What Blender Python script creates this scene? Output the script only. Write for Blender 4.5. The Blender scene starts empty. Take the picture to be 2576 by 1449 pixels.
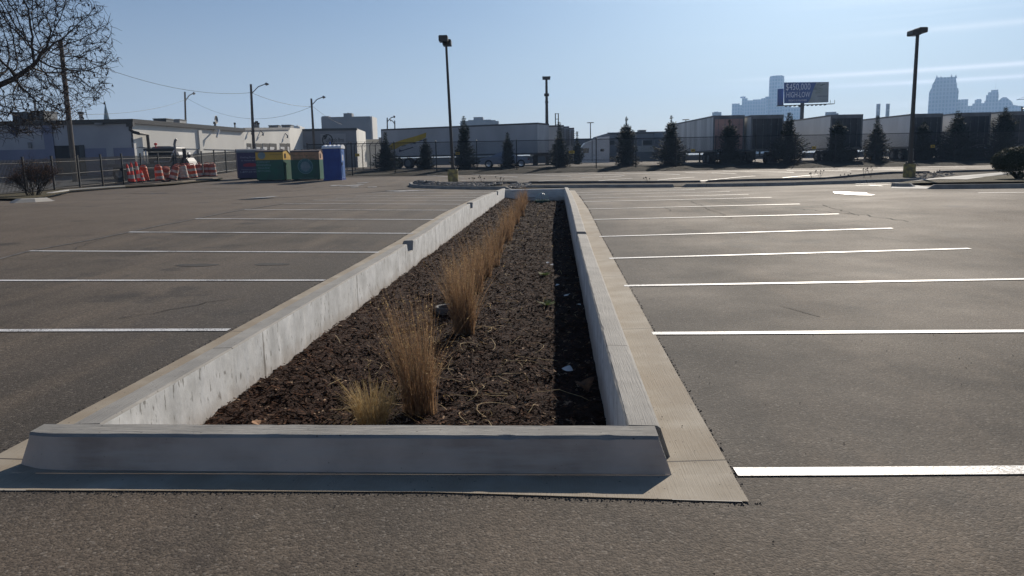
import bpy, math, random
from mathutils import Vector, kdtree, noise as mnoise
random.seed(7)
# ------------------------------------------------------------------ camera
F = 1935.0; CX, CY = 1288.0, 724.5; H = 1.5
PITCH, YAW, ROLL = math.radians(9.3), math.radians(3.2), math.radians(1.1)
hf = Vector((-math.sin(YAW), math.cos(YAW), 0)); hr = Vector((math.cos(YAW), math.sin(YAW), 0))
fw = Vector((hf.x*math.cos(PITCH), hf.y*math.cos(PITCH), -math.sin(PITCH)))
u0 = Vector((hf.x*math.sin(PITCH), hf.y*math.sin(PITCH), math.cos(PITCH)))
rt = math.cos(ROLL)*hr - math.sin(ROLL)*u0; up = math.sin(ROLL)*hr + math.cos(ROLL)*u0
EYE = Vector((0, 0, H))
sc = bpy.context.scene; col = sc.collection
cd = bpy.data.cameras.new('camera'); cam = bpy.data.objects.new('camera', cd); col.objects.link(cam); sc.camera = cam
from mathutils import Matrix
cam.matrix_world = Matrix(((rt.x, up.x, -fw.x, 0), (rt.y, up.y, -fw.y, 0), (rt.z, up.z, -fw.z, H), (0, 0, 0, 1)))
cd.sensor_width = 36; cd.lens = 36*F/2576; cd.clip_start = .05; cd.clip_end = 9000
# ------------------------------------------------------------------ light
SUN_AZ, SUN_EL = math.radians(19.5), math.radians(26)
w = bpy.data.worlds.new('World'); sc.world = w; w.use_nodes = True
wn, wl = w.node_tree.nodes, w.node_tree.links; wn.clear()
def N(t, **k):
    n = wn.new(t)
    for a, b in k.items(): setattr(n, a, b)
    return n
sky = N('ShaderNodeTexSky', sky_type='NISHITA', sun_disc=False, sun_elevation=SUN_EL, sun_rotation=SUN_AZ,
        altitude=100, air_density=.95, dust_density=1.25, ozone_density=4.5)
bg = N('ShaderNodeBackground'); bg.inputs[1].default_value = .053
out = N('ShaderNodeOutputWorld'); wl.new(bg.outputs[0], out.inputs[0])
tc = N('ShaderNodeTexCoord'); sx = N('ShaderNodeSeparateXYZ'); wl.new(tc.outputs['Generated'], sx.inputs[0])
def wm(op, a, b=None, c=None):
    n = N('ShaderNodeMath', operation=op)
    for i, q in enumerate((a, b, c)):
        if q is None: continue
        if isinstance(q, (int, float)): n.inputs[i].default_value = q
        else: wl.new(q, n.inputs[i])
    return n.outputs[0]
az = wm('ARCTAN2', sx.outputs[0], sx.outputs[1]); el = wm('ARCSINE', sx.outputs[2])
# thin cirrus / old contrails, low in the south : long streaks a little tilted
vv = wm('SUBTRACT', el, wm('MULTIPLY', az, .0))
cx = N('ShaderNodeCombineXYZ'); wl.new(wm('MULTIPLY', az, 1.3), cx.inputs[0]); wl.new(wm('MULTIPLY', vv, 34), cx.inputs[1])
nz = N('ShaderNodeTexNoise'); nz.inputs['Scale'].default_value = 1.0; nz.inputs['Detail'].default_value = 5; nz.inputs['Roughness'].default_value = .55
wl.new(cx.outputs[0], nz.inputs['Vector'])
st = wm('MULTIPLY', wm('SUBTRACT', nz.outputs[0], .5), 2.6); 
def ss(v, a, b):
    n = N('ShaderNodeMapRange', interpolation_type='SMOOTHSTEP'); wl.new(v, n.inputs[0]); n.inputs[1].default_value = a; n.inputs[2].default_value = b
    return n.outputs[0]
msk = wm('MULTIPLY', ss(az, .05, .42), wm('SUBTRACT', 1.0, ss(el, .13, .27)))
def streak(e0, wd, amp, a0, a1):
    # one thin contrail along a nearly level line
    t = wm('DIVIDE', wm('SUBTRACT', vv, e0), wd)
    g = wm('EXPONENT', wm('MULTIPLY', wm('MULTIPLY', t, t), -1.0))
    nb = wm('MULTIPLY', wm('ADD', wm('MULTIPLY', nz.outputs[0], 1.0), .35), ss(az, a0, a1))
    return wm('MULTIPLY', wm('MULTIPLY', g, nb), amp)
tot = wm('MULTIPLY', wm('MAXIMUM', st, 0.0), msk); tot = wm('MULTIPLY', tot, .55)
for e0, wd, amp, a0, a1 in ((.0925, .0026, .95, .17, .40), (.0795, .0022, .85, .27, .44), (.135, .0035, .35, .27, .5), (.056, .004, .45, .3, .5), (.044, .004, .35, .3, .5), (.200, .006, .2, -.05, .1)):
    tot = wm('ADD', tot, streak(e0, wd, amp, a0, a1))
tot = wm('MINIMUM', tot, .85)
mx = N('ShaderNodeMixRGB'); wl.new(tot, mx.inputs[0]); wl.new(sky.outputs[0], mx.inputs[1])
mx.inputs[2].default_value = (20, 20.4, 21, 1)
# milky air low over the horizon
hzm = wm('MULTIPLY', wm('EXPONENT', wm('MULTIPLY', wm('MAXIMUM', el, 0.0), -9.5)), .80)
mh = N('ShaderNodeMixRGB'); wl.new(hzm, mh.inputs[0]); tn = N('ShaderNodeMixRGB', blend_type='MULTIPLY'); tn.inputs[0].default_value = 1; wl.new(sky.outputs[0], tn.inputs[1]); tn.inputs[2].default_value = (.68, .88, 1.03, 1); wl.new(tn.outputs[0], mh.inputs[1]); mh.inputs[2].default_value = (14.6, 13.6, 12.5, 1)
wl.new(mh.outputs[0], mx.inputs[1]); wl.new(mx.outputs[0], bg.inputs[0])
sl = bpy.data.lights.new('sun', 'SUN'); sl.energy = 5.0; sl.angle = math.radians(.53); sl.color = (1, .90, .77)
so = bpy.data.objects.new('sun', sl); col.objects.link(so)
sd = Vector((math.sin(SUN_AZ)*math.cos(SUN_EL), math.cos(SUN_AZ)*math.cos(SUN_EL), math.sin(SUN_EL)))
so.rotation_euler = sd.to_track_quat('Z', 'Y').to_euler(); so.location = (20, 60, 40)
vs = sc.view_settings; vs.view_transform = 'Standard'; vs.look = 'None'; vs.gamma = 1; vs.use_curve_mapping = False; vs.exposure = .22
# ------------------------------------------------------------------ projection helpers (photo measured on a 2576 px wide view)
def ray(vx, vy):
    return fw + rt*((vx-CX)/F) + up*((CY-vy)/F)
def hermite(T, t):
    if t <= T[0][0]: return T[0][1]
    for i in range(len(T)-1):
        a, b = T[i], T[i+1]
        if t <= b[0]:
            u = (t-a[0])/(b[0]-a[0]); u = u*.4 + .6*u*u*(3-2*u)
            return a[1] + (b[1]-a[1])*u
    return T[-1][1]
PROF = [(-40, 0), (5, 0), (10, .03), (14, .07), (17.3, .15), (20.5, .205), (26, .21), (31, .16), (36, .12), (40, .2), (45, .4), (50, .55), (55, .64), (60, .74), (64, .95), (70, 1.12), (110, 1.17), (4000, 1.2)]
def XL(Y): return -2.42 + .16*max(0, min(1, (Y-3.7)/32))      # inner faces of the planter walls
def XR(Y): return .36 + .15*max(0, min(1, (Y-3.7)/32))
def zg(x, y):
    Y = y*math.cos(YAW) - x*math.sin(YAW) if y > 38 else y
    if y > 30: Y = y + (Y-y)*min(1, (y-30)/8) if y <= 38 else Y
    dx = max(0, XL(y)-.45-x, x-XR(y)-.45)
    wgt = max(0, min(1, (y-3)/12))*max(0, min(1, (44-y)/8))
    return hermite(PROF, Y) + .013*min(dx, 10)*wgt
def G(vx, vy):
    r = ray(vx, vy); t = 1.0; step = .25; prev = 1.0
    while t < 400:
        p = EYE + r*t
        if p.z < zg(p.x, p.y):
            a, b = prev, t
            for _ in range(25):
                m = (a+b)/2; p = EYE + r*m
                if p.z < zg(p.x, p.y): b = m
                else: a = m
            return p
        prev = t; t += step
    return EYE + r*60
def at(vx, vy, D):
    r = ray(vx, vy); return EYE + r*(D/(r.dot(hf)))
def gp(vx, D, vy0=430):
    vy = vy0
    for _ in range(8):
        p = at(vx, vy, D); z = zg(p.x, p.y); d = Vector((p.x, p.y, z)) - EYE
        vy = CY - F*d.dot(up)/d.dot(fw)
    return Vector((p.x, p.y, zg(p.x, p.y)))
def ztop(vx, vy, D): return at(vx, vy, D).z
z2 = lambda x, y: (x*.22322, 255.56+y*.22322)
z3 = lambda x, y: (511.1+x*.19843, 255.56+y*.19843)
z4 = lambda x, y: (894.5+x*.19843, 255.56+y*.19843)
z5 = lambda x, y: (1277.8+x*.19843, 255.56+y*.19843)
z6 = lambda x, y: (1661.1+x*.19843, 255.56+y*.19843)
z7 = lambda x, y: (2064.9+x*.19843, 255.56+y*.19843)
z8 = lambda x, y: (1788.9+x*.30558, 159.7+y*.30558)
# ------------------------------------------------------------------ mesh helpers
class MB:
    def __init__(s): s.v = []; s.f = []; s.m = []
    def face(s, pts, mi=0):
        n = len(s.v); s.v += [tuple(p) for p in pts]; s.f.append(tuple(range(n, n+len(pts)))); s.m.append(mi)
    def box(s, a, b, mi=0, skip=''):
        x0, y0, z0 = a; x1, y1, z1 = b; n = len(s.v)
        s.v += [(x0,y0,z0),(x1,y0,z0),(x1,y1,z0),(x0,y1,z0),(x0,y0,z1),(x1,y0,z1),(x1,y1,z1),(x0,y1,z1)]
        for k, q in (('b',(0,3,2,1)),('t',(4,5,6,7)),('f',(0,1,5,4)),('r',(1,2,6,5)),('k',(2,3,7,6)),('l',(3,0,4,7))):
            if k not in skip: s.f.append(tuple(n+i for i in q)); s.m.append(mi)
    def prism(s, poly, z0, z1, mi=0):
        n = len(s.v); k = len(poly)
        zz0 = z0 if isinstance(z0, (list, tuple)) else [z0]*k; zz1 = z1 if isinstance(z1, (list, tuple)) else [z1]*k
        s.v += [(p[0], p[1], zz0[i]) for i, p in enumerate(poly)] + [(p[0], p[1], zz1[i]) for i, p in enumerate(poly)]
        s.f.append(tuple(n+i for i in reversed(range(k)))); s.f.append(tuple(n+k+i for i in range(k)))
        for i in range(k): s.f.append((n+i, n+(i+1)%k, n+k+(i+1)%k, n+k+i))
        s.m += [mi]*(k+2)
    def slabx(s, poly, x0, x1, mi=0):      # poly in (y,z), extruded along x
        n = len(s.v); k = len(poly)
        s.v += [(x0, p[0], p[1]) for p in poly] + [(x1, p[0], p[1]) for p in poly]
        s.f.append(tuple(n+i for i in reversed(range(k)))); s.f.append(tuple(n+k+i for i in range(k)))
        for i in range(k): s.f.append((n+i, n+(i+1)%k, n+k+(i+1)%k, n+k+i))
        s.m += [mi]*(k+2)
    def slaby(s, poly, y0, y1, mi=0):      # poly in (x,z), extruded along y
        n = len(s.v); k = len(poly)
        s.v += [(p[0], y0, p[1]) for p in poly] + [(p[0], y1, p[1]) for p in poly]
        s.f.append(tuple(n+i for i in range(k))); s.f.append(tuple(n+k+i for i in reversed(range(k))))
        for i in range(k): s.f.append((n+(i+1)%k, n+i, n+k+i, n+k+(i+1)%k))
        s.m += [mi]*(k+2)
    def tube(s, pts, r, n=6, mi=0, cap=True):
        pts = [Vector(p) for p in pts]; rs = r if isinstance(r, (list, tuple)) else [r]*len(pts)
        b = len(s.v); ref = None
        for i, p in enumerate(pts):
            d = (pts[min(i+1, len(pts)-1)] - pts[max(i-1, 0)])
            if d.length < 1e-9: d = Vector((0, 0, 1))
            d.normalize()
            if ref is None: ref = Vector((1, 0, 0)) if abs(d.x) < .9 else Vector((0, 1, 0))
            a = (ref - d*ref.dot(d)).normalized(); c = d.cross(a); ref = a
            for k in range(n):
                t = 2*math.pi*k/n; s.v.append(tuple(p + (a*math.cos(t) + c*math.sin(t))*rs[i]))
        for i in range(len(pts)-1):
            for k in range(n):
                s.f.append((b+i*n+k, b+i*n+(k+1)%n, b+(i+1)*n+(k+1)%n, b+(i+1)*n+k)); s.m.append(mi)
        if cap:
            s.f.append(tuple(b+k for k in reversed(range(n)))); s.f.append(tuple(b+(len(pts)-1)*n+k for k in range(n))); s.m += [mi, mi]
    def lathe(s, prof, n=16, c=(0, 0, 0), mi=0, axis='z', mis=None):
        b = len(s.v)
        for r, h in prof:
            for k in range(n):
                t = 2*math.pi*k/n; p = (r*math.cos(t), r*math.sin(t), h)
                if axis == 'x': p = (h, p[0], p[1])
                if axis == 'y': p = (p[0], h, p[1])
                s.v.append((p[0]+c[0], p[1]+c[1], p[2]+c[2]))
        for i in range(len(prof)-1):
            for k in range(n):
                s.f.append((b+i*n+k, b+i*n+(k+1)%n, b+(i+1)*n+(k+1)%n, b+(i+1)*n+k)); s.m.append(mis[i] if mis else mi)
    def grid(s, P, mi=0):                     # P[i][j] points
        b = len(s.v); m = len(P[0])
        for row in P: s.v += [tuple(p) for p in row]
        for i in range(len(P)-1):
            for j in range(m-1):
                s.f.append((b+i*m+j, b+i*m+j+1, b+(i+1)*m+j+1, b+(i+1)*m+j)); s.m.append(mi)
    def obj(s, name, mats, parent=None, smooth=False, label=None):
        me = bpy.data.meshes.new(name); me.from_pydata(s.v, [], s.f)
        mats = mats if isinstance(mats, (list, tuple)) else [mats]
        for m in mats: me.materials.append(m)
        if len(mats) > 1: me.polygons.foreach_set('material_index', s.m)
        if smooth: me.polygons.foreach_set('use_smooth', [True]*len(s.f))
        me.update(); o = bpy.data.objects.new(name, me); col.objects.link(o)
        if parent: o.parent = parent
        if label: o['label'] = label
        return o
def tag(o, label, cat, group=None, kind=None):
    o['label'] = label; o['category'] = cat
    if group: o['group'] = group
    if kind: o['kind'] = kind
    return o
def struct(o, kind='structure'): o['kind'] = kind; return o
def thing(name, label, cat, loc=(0, 0, 0), rz=0, group=None):
    o = bpy.data.objects.new(name, None); col.objects.link(o); o.location = loc; o.rotation_euler = (0, 0, rz); o.empty_display_size = .2
    return tag(o, label, cat, group)
def dup(root, loc, rz, label, group=None):
    r = root.copy(); col.objects.link(r); r.location = loc; r.rotation_euler = (0, 0, rz); r['label'] = label
    if group: r['group'] = group
    for ch in list(root.children):
        c = ch.copy(); col.objects.link(c); c.parent = r
        for g in ch.children:
            d = g.copy(); col.objects.link(d); d.parent = c
    return r
def text(s, x, z, size, mat, parent, y=-.01, width=None, face='-y', extr=.003, rot=0):
    cu = bpy.data.curves.new('t', 'FONT'); cu.body = s; cu.size = size; cu.align_x = 'CENTER'; cu.resolution_u = 2
    to = bpy.data.objects.new('t', cu); col.objects.link(to); dg = bpy.context.evaluated_depsgraph_get()
    me = bpy.data.meshes.new_from_object(to.evaluated_get(dg)); bpy.data.objects.remove(to)
    xs = [v.co.x for v in me.vertices]; wd = max(xs)-min(xs); k = (width/wd) if width else 1
    for v in me.vertices:
        a, b = v.co.x*k, v.co.y
        a, b = a*math.cos(rot)-b*math.sin(rot), a*math.sin(rot)+b*math.cos(rot)
        if face == '-y': v.co = (x+a, y, z+b)
        elif face == '+x': v.co = (y, x+a, z+b)
    me.materials.clear(); me.materials.append(mat); me.name = 'lettering'
    o = bpy.data.objects.new('lettering', me); col.objects.link(o); o.parent = parent; return o
# ------------------------------------------------------------------ materials
def mat(name, c, rough=.8, c2=None, scale=6, detail=4, bump=0, bscale=None, metal=0, spec=.5, stretch=None, coord='Object', lo=.35, hi=.65, extra=None, trans=0):
    m = bpy.data.materials.new(name); m.use_nodes = True; n, l = m.node_tree.nodes, m.node_tree.links
    b = n['Principled BSDF']; b.inputs['Roughness'].default_value = rough; b.inputs['Metallic'].default_value = metal
    b.inputs['Specular IOR Level'].default_value = spec; b.inputs['Base Color'].default_value = (*c, 1)
    if coord == 'Position': src = n.new('ShaderNodeNewGeometry').outputs['Position']
    else: src = n.new('ShaderNodeTexCoord').outputs['Object']
    if stretch:
        mp = n.new('ShaderNodeMapping'); mp.inputs['Scale'].default_value = stretch; l.new(src, mp.inputs[0]); src2 = mp.outputs[0]
    else: src2 = src
    cc = None
    if c2:
        t = n.new('ShaderNodeTexNoise'); t.inputs['Scale'].default_value = scale; t.inputs['Detail'].default_value = detail; l.new(src2, t.inputs['Vector'])
        r = n.new('ShaderNodeMapRange'); l.new(t.outputs[0], r.inputs[0]); r.inputs[1].default_value = lo; r.inputs[2].default_value = hi
        x = n.new('ShaderNodeMixRGB'); x.inputs[1].default_value = (*c, 1); x.inputs[2].default_value = (*c2, 1); l.new(r.outputs[0], x.inputs[0]); l.new(x.outputs[0], b.inputs['Base Color']); cc = x.outputs[0]
    if bump:
        t = n.new('ShaderNodeTexNoise'); t.inputs['Scale'].default_value = bscale or scale; t.inputs['Detail'].default_value = 5; l.new(src2, t.inputs['Vector'])
        bp = n.new('ShaderNodeBump'); bp.inputs['Strength'].default_value = 1; bp.inputs['Distance'].default_value = bump; l.new(t.outputs[0], bp.inputs['Height']); l.new(bp.outputs[0], b.inputs['Normal'])
    if extra: extra(m, n, l, b, src, cc)
    return m
def nod(n, l, t, ins=(), **k):
    q = n.new(t)
    for a, v in k.items(): setattr(q, a, v)
    for i, v in ins:
        if hasattr(v, 'is_linked'): l.new(v, q.inputs[i])
        else: q.inputs[i].default_value = v
    return q
def asphalt_extra(m, n, l, b, src, cc):
    def mr(v, a, c, d=0., e=1.): return nod(n, l, 'ShaderNodeMapRange', ((0, v), (1, a), (2, c), (3, d), (4, e))).outputs[0]
    big = nod(n, l, 'ShaderNodeTexNoise', (('Vector', src), ('Scale', .33), ('Detail', 6.), ('Roughness', .6))).outputs[0]
    mp = nod(n, l, 'ShaderNodeMapping', (('Vector', src), ('Scale', (.9, .12, 1)))).outputs[0]
    str_ = nod(n, l, 'ShaderNodeTexNoise', (('Vector', mp), ('Scale', 1.6), ('Detail', 6.), ('Roughness', .62))).outputs[0]
    mp2 = nod(n, l, 'ShaderNodeMapping', (('Vector', src), ('Scale', (1.3, .09, 1)), ('Rotation', (0, 0, .5)))).outputs[0]
    trk = nod(n, l, 'ShaderNodeTexNoise', (('Vector', mp2), ('Scale', 1.4), ('Detail', 4.), ('Roughness', .5))).outputs[0]
    oil = nod(n, l, 'ShaderNodeTexNoise', (('Vector', src), ('Scale', .95), ('Detail', 6.), ('Roughness', .65))).outputs[0]
    hue = nod(n, l, 'ShaderNodeTexNoise', (('Vector', src), ('Scale', .7), ('Detail', 3.))).outputs[0]
    base = nod(n, l, 'ShaderNodeMixRGB', ((0, mr(big, .35, .68)), (1, (.047, .039, .031, 1)), (2, (.122, .096, .072, 1)))).outputs[0]
    base = nod(n, l, 'ShaderNodeMixRGB', ((0, mr(str_, .42, .7, 0, .55)), (1, base), (2, (.126, .101, .076, 1)))).outputs[0]
    base = nod(n, l, 'ShaderNodeMixRGB', ((0, mr(hue, .52, .75, 0, .35)), (1, base), (2, (.10, .076, .060, 1)))).outputs[0]
    base = nod(n, l, 'ShaderNodeMixRGB', ((0, mr(trk, .50, .64, 0, .65)), (1, base), (2, (.13, .100, .072, 1)))).outputs[0]
    base = nod(n, l, 'ShaderNodeMixRGB', ((0, mr(oil, .55, .66, 0, .7)), (1, base), (2, (.036, .030, .026, 1)))).outputs[0]
    sp_ = nod(n, l, 'ShaderNodeSeparateXYZ', ((0, src),))
    wx = nod(n, l, 'ShaderNodeMath', ((0, sp_.outputs[0]), (1, mr(big, .2, .8, -1.6, 1.6))), operation='ADD').outputs[0]
    ln = nod(n, l, 'ShaderNodeMath', ((0, mr(wx, 5.6, 8.6, 0., 1.)), (1, mr(wx, -10.2, -7.4, 1., 0.))), operation='MAXIMUM').outputs[0]
    wy = nod(n, l, 'ShaderNodeMath', ((0, sp_.outputs[1]), (1, mr(str_, .2, .8, -.8, .8))), operation='ADD').outputs[0]
    ln = nod(n, l, 'ShaderNodeMath', ((0, ln), (1, mr(wy, 2.4, 3.3, .75, 0.))), operation='MAXIMUM').outputs[0]
    base = nod(n, l, 'ShaderNodeMixRGB', ((0, mr(ln, 0., 1., 0., .55)), (1, base), (2, (.128, .099, .073, 1)))).outputs[0]
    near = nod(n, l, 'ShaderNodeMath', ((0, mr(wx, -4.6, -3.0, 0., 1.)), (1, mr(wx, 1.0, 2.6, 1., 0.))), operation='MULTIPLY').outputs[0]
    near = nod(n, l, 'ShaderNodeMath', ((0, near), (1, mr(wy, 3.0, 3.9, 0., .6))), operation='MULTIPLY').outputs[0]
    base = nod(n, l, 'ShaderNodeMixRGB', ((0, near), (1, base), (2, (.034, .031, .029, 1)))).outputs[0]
    vo = nod(n, l, 'ShaderNodeTexVoronoi', (('Vector', nod(n, l, 'ShaderNodeVectorMath', ((0, src), (1, nod(n, l, 'ShaderNodeVectorMath', ((0, nod(n, l, 'ShaderNodeTexNoise', (('Vector', src), ('Scale', 3.), ('Detail', 3.))).outputs['Color']), (3, .35)), operation='SCALE').outputs[0])), operation='ADD').outputs[0]), ('Scale', .62)))
    drip = nod(n, l, 'ShaderNodeMath', ((0, mr(vo.outputs['Distance'], .08, .26, .8, 0.)), (1, mr(nod(n, l, 'ShaderNodeSeparateColor', ((0, vo.outputs['Color']),)).outputs[0], .60, .64))), operation='MULTIPLY').outputs[0]
    base = nod(n, l, 'ShaderNodeMixRGB', ((0, drip), (1, base), (2, (.030, .026, .023, 1)))).outputs[0]
    agg = nod(n, l, 'ShaderNodeTexVoronoi', (('Vector', src), ('Scale', 85.)))
    sp = nod(n, l, 'ShaderNodeSeparateColor', ((0, agg.outputs['Color']),)).outputs[0]
    k = mr(sp, 0., 1., .58, 1.48)
    sp2 = mr(sp, .93, .97, 0., .35)
    col1 = nod(n, l, 'ShaderNodeVectorMath', ((0, base), (3, k)), operation='SCALE').outputs[0]
    col1 = nod(n, l, 'ShaderNodeMixRGB', ((0, sp2), (1, col1), (2, (.26, .235, .20, 1)))).outputs[0]
    blk = nod(n, l, 'ShaderNodeTexVoronoi', (('Vector', src), ('Scale', 9.)))
    bs = nod(n, l, 'ShaderNodeMath', ((0, mr(blk.outputs['Distance'], .035, .075, 1., 0.)), (1, mr(nod(n, l, 'ShaderNodeSeparateColor', ((0, blk.outputs['Color']),)).outputs[1], .72, .74))), operation='MULTIPLY').outputs[0]
    col1 = nod(n, l, 'ShaderNodeMixRGB', ((0, bs), (1, col1), (2, (.012, .011, .010, 1)))).outputs[0]
    l.new(col1, b.inputs['Base Color'])
    fin = nod(n, l, 'ShaderNodeTexNoise', (('Vector', src), ('Scale', 140.), ('Detail', 3.))).outputs[0]
    hgt = nod(n, l, 'ShaderNodeMath', ((0, fin), (1, agg.outputs['Distance'])), operation='SUBTRACT').outputs[0]
    bp = nod(n, l, 'ShaderNodeBump', (('Height', hgt), ('Distance', .0032), ('Strength', .7)))
    l.new(bp.outputs[0], b.inputs['Normal'])
    l.new(mr(big, .3, .7, .92, .8), b.inputs['Roughness'])
M = {}
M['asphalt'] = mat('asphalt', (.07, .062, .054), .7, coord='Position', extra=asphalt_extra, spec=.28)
def paint_extra(m, n, l, b, src, cc):
    t = nod(n, l, 'ShaderNodeTexNoise', (('Vector', src), ('Scale', 70.), ('Detail', 4.), ('Roughness', .7))).outputs[0]
    u = nod(n, l, 'ShaderNodeTexNoise', (('Vector', src), ('Scale', 1.3), ('Detail', 3.))).outputs[0]
    thr = nod(n, l, 'ShaderNodeMapRange', ((0, u), (1, .35), (2, .7), (3, .36), (4, .49))).outputs[0]
    q = nod(n, l, 'ShaderNodeMath', ((0, t), (1, thr)), operation='SUBTRACT').outputs[0]
    k = nod(n, l, 'ShaderNodeMapRange', ((0, q), (1, 0.), (2, .05))).outputs[0]
    x = nod(n, l, 'ShaderNodeMixRGB', ((0, k), (1, (.12, .11, .10, 1)), (2, (.76, .755, .74, 1)))).outputs[0]
    l.new(x, b.inputs['Base Color'])
    bp = nod(n, l, 'ShaderNodeBump', (('Height', t), ('Distance', .002), ('Strength', .6))); l.new(bp.outputs[0], b.inputs['Normal'])
M['paint'] = mat('line_paint', (.8, .8, .8), .55, coord='Position', extra=paint_extra)
M['oldpaint'] = mat('worn_paint', (.42, .41, .39), .6, (.12, .11, .10), 6, 6, coord='Position', lo=.45, hi=.62)
M['faint'] = mat('faint_paint', (.075, .068, .06), .7, (.17, .155, .14), 5, 6, coord='Position', lo=.42, hi=.7)
def joint_extra(per, off, cbase, tanmix=None, wallface=False, bd=.006):
    def f(m, n, l, b, src, cc):
        s = nod(n, l, 'ShaderNodeSeparateXYZ', ((0, src),))
        y = nod(n, l, 'ShaderNodeMath', ((0, s.outputs[1]), (1, off)), operation='ADD').outputs[0]
        fr = nod(n, l, 'ShaderNodeMath', ((0, y), (1, per)), operation='PINGPONG').outputs[0]
        j = nod(n, l, 'ShaderNodeMapRange', ((0, fr), (1, .004), (2, .009), (3, 1.), (4, 0.))).outputs[0]
        base = cc
        if tanmix:
            t = nod(n, l, 'ShaderNodeTexNoise', (('Vector', src), ('Scale', 1.1), ('Detail', 5.), ('Roughness', .65))).outputs[0]
            k = nod(n, l, 'ShaderNodeMapRange', ((0, t), (1, .42), (2, .62), (3, 0.), (4, .8))).outputs[0]
            base = nod(n, l, 'ShaderNodeMixRGB', ((0, k), (1, base), (2, (*tanmix, 1)))).outputs[0]
        v = nod(n, l, 'ShaderNodeTexVoronoi', (('Vector', src), ('Scale', 26.)))
        d = nod(n, l, 'ShaderNodeMapRange', ((0, v.outputs['Distance']), (1, .10), (2, .17), (3, .8), (4, 0.))).outputs[0]
        dk = nod(n, l, 'ShaderNodeMapRange', ((0, nod(n, l, 'ShaderNodeSeparateColor', ((0, v.outputs['Color']),)).outputs[0]), (1, .66), (2, .68))).outputs[0]
        d = nod(n, l, 'ShaderNodeMath', ((0, d), (1, dk)), operation='MULTIPLY').outputs[0]
        base = nod(n, l, 'ShaderNodeMixRGB', ((0, d), (1, base), (2, (.06, .05, .045, 1)))).outputs[0]
        base = nod(n, l, 'ShaderNodeMixRGB', ((0, j), (1, base), (2, (.035, .03, .026, 1)))).outputs[0]
        l.new(base, b.inputs['Base Color'])
        # broomed finish along the run
        mp = nod(n, l, 'ShaderNodeMapping', (('Vector', src), ('Scale', (150, 4, 60) if not wallface else (4, 150, 60)))).outputs[0]
        t2 = nod(n, l, 'ShaderNodeTexNoise', (('Vector', mp), ('Scale', 1.), ('Detail', 3.))).outputs[0]
        bp = nod(n, l, 'ShaderNodeBump', (('Height', t2), ('Distance', bd), ('Strength', .9))); l.new(bp.outputs[0], b.inputs['Normal'])
    return f
CON = (.34, .325, .295); CON2 = (.24, .23, .21)
M['curbtop'] = mat('broomed_concrete', CON, .85, CON2, 3, 6, coord='Position', extra=joint_extra(3.05, .6, 0))
M['curbx'] = mat('broomed_concrete_cross', CON, .85, CON2, 3, 6, coord='Position', extra=joint_extra(300, .6, 0, None, True, .012))
M['gutter'] = mat('gutter_concrete', (.38, .335, .265), .85, (.27, .225, .165), 3, 6, coord='Position', extra=joint_extra(1.525, 2.38, 0, (.26, .205, .14), False, .003))
def wall_extra(m, n, l, b, src, cc):
    s = nod(n, l, 'ShaderNodeSeparateXYZ', ((0, src),))
    fr = nod(n, l, 'ShaderNodeMath', ((0, s.outputs[1]), (1, 1.52)), operation='PINGPONG').outputs[0]
    wob = nod(n, l, 'ShaderNodeTexNoise', (('Vector', src), ('Scale', 9.), ('Detail', 3.))).outputs[0]
    fr = nod(n, l, 'ShaderNodeMath', ((0, fr), (1, nod(n, l, 'ShaderNodeMapRange', ((0, wob), (3, -.03), (4, .03))).outputs[0])), operation='ADD').outputs[0]
    j = nod(n, l, 'ShaderNodeMapRange', ((0, fr), (1, .006), (2, .02), (3, .75), (4, 0.))).outputs[0]
    mp = nod(n, l, 'ShaderNodeMapping', (('Vector', src), ('Scale', (1, 3.4, 2.6)))).outputs[0]
    t = nod(n, l, 'ShaderNodeTexNoise', (('Vector', mp), ('Scale', 1.2), ('Detail', 7.), ('Roughness', .65))).outputs[0]
    k = nod(n, l, 'ShaderNodeMapRange', ((0, t), (1, .38), (2, .66))).outputs[0]
    base = nod(n, l, 'ShaderNodeMixRGB', ((0, k), (1, (.52, .52, .50, 1)), (2, (.76, .76, .74, 1)))).outputs[0]
    p = nod(n, l, 'ShaderNodeTexNoise', (('Vector', nod(n, l, 'ShaderNodeMapping', (('Vector', src), ('Scale', (1, 30, 9)))).outputs[0]), ('Scale', 1.), ('Detail', 4.))).outputs[0]
    pk = nod(n, l, 'ShaderNodeMapRange', ((0, p), (1, .63), (2, .68), (3, 0.), (4, .8))).outputs[0]
    base = nod(n, l, 'ShaderNodeMixRGB', ((0, pk), (1, base), (2, (.16, .15, .13, 1)))).outputs[0]
    dz = nod(n, l, 'ShaderNodeMath', ((0, s.outputs[2]), (1, nod(n, l, 'ShaderNodeMapRange', ((0, t), (3, -.12), (4, .12))).outputs[0])), operation='ADD').outputs[0]
    dirt = nod(n, l, 'ShaderNodeMapRange', ((0, dz), (1, -.30), (2, -.08), (3, .85), (4, 0.))).outputs[0]
    base = nod(n, l, 'ShaderNodeMixRGB', ((0, dirt), (1, base), (2, (.40, .34, .28, 1)))).outputs[0]
    base = nod(n, l, 'ShaderNodeMixRGB', ((0, j), (1, base), (2, (.14, .12, .10, 1)))).outputs[0]
    l.new(base, b.inputs['Base Color'])
    bp = nod(n, l, 'ShaderNodeBump', (('Height', t), ('Distance', .012), ('Strength', .6))); l.new(bp.outputs[0], b.inputs['Normal'])
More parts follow.
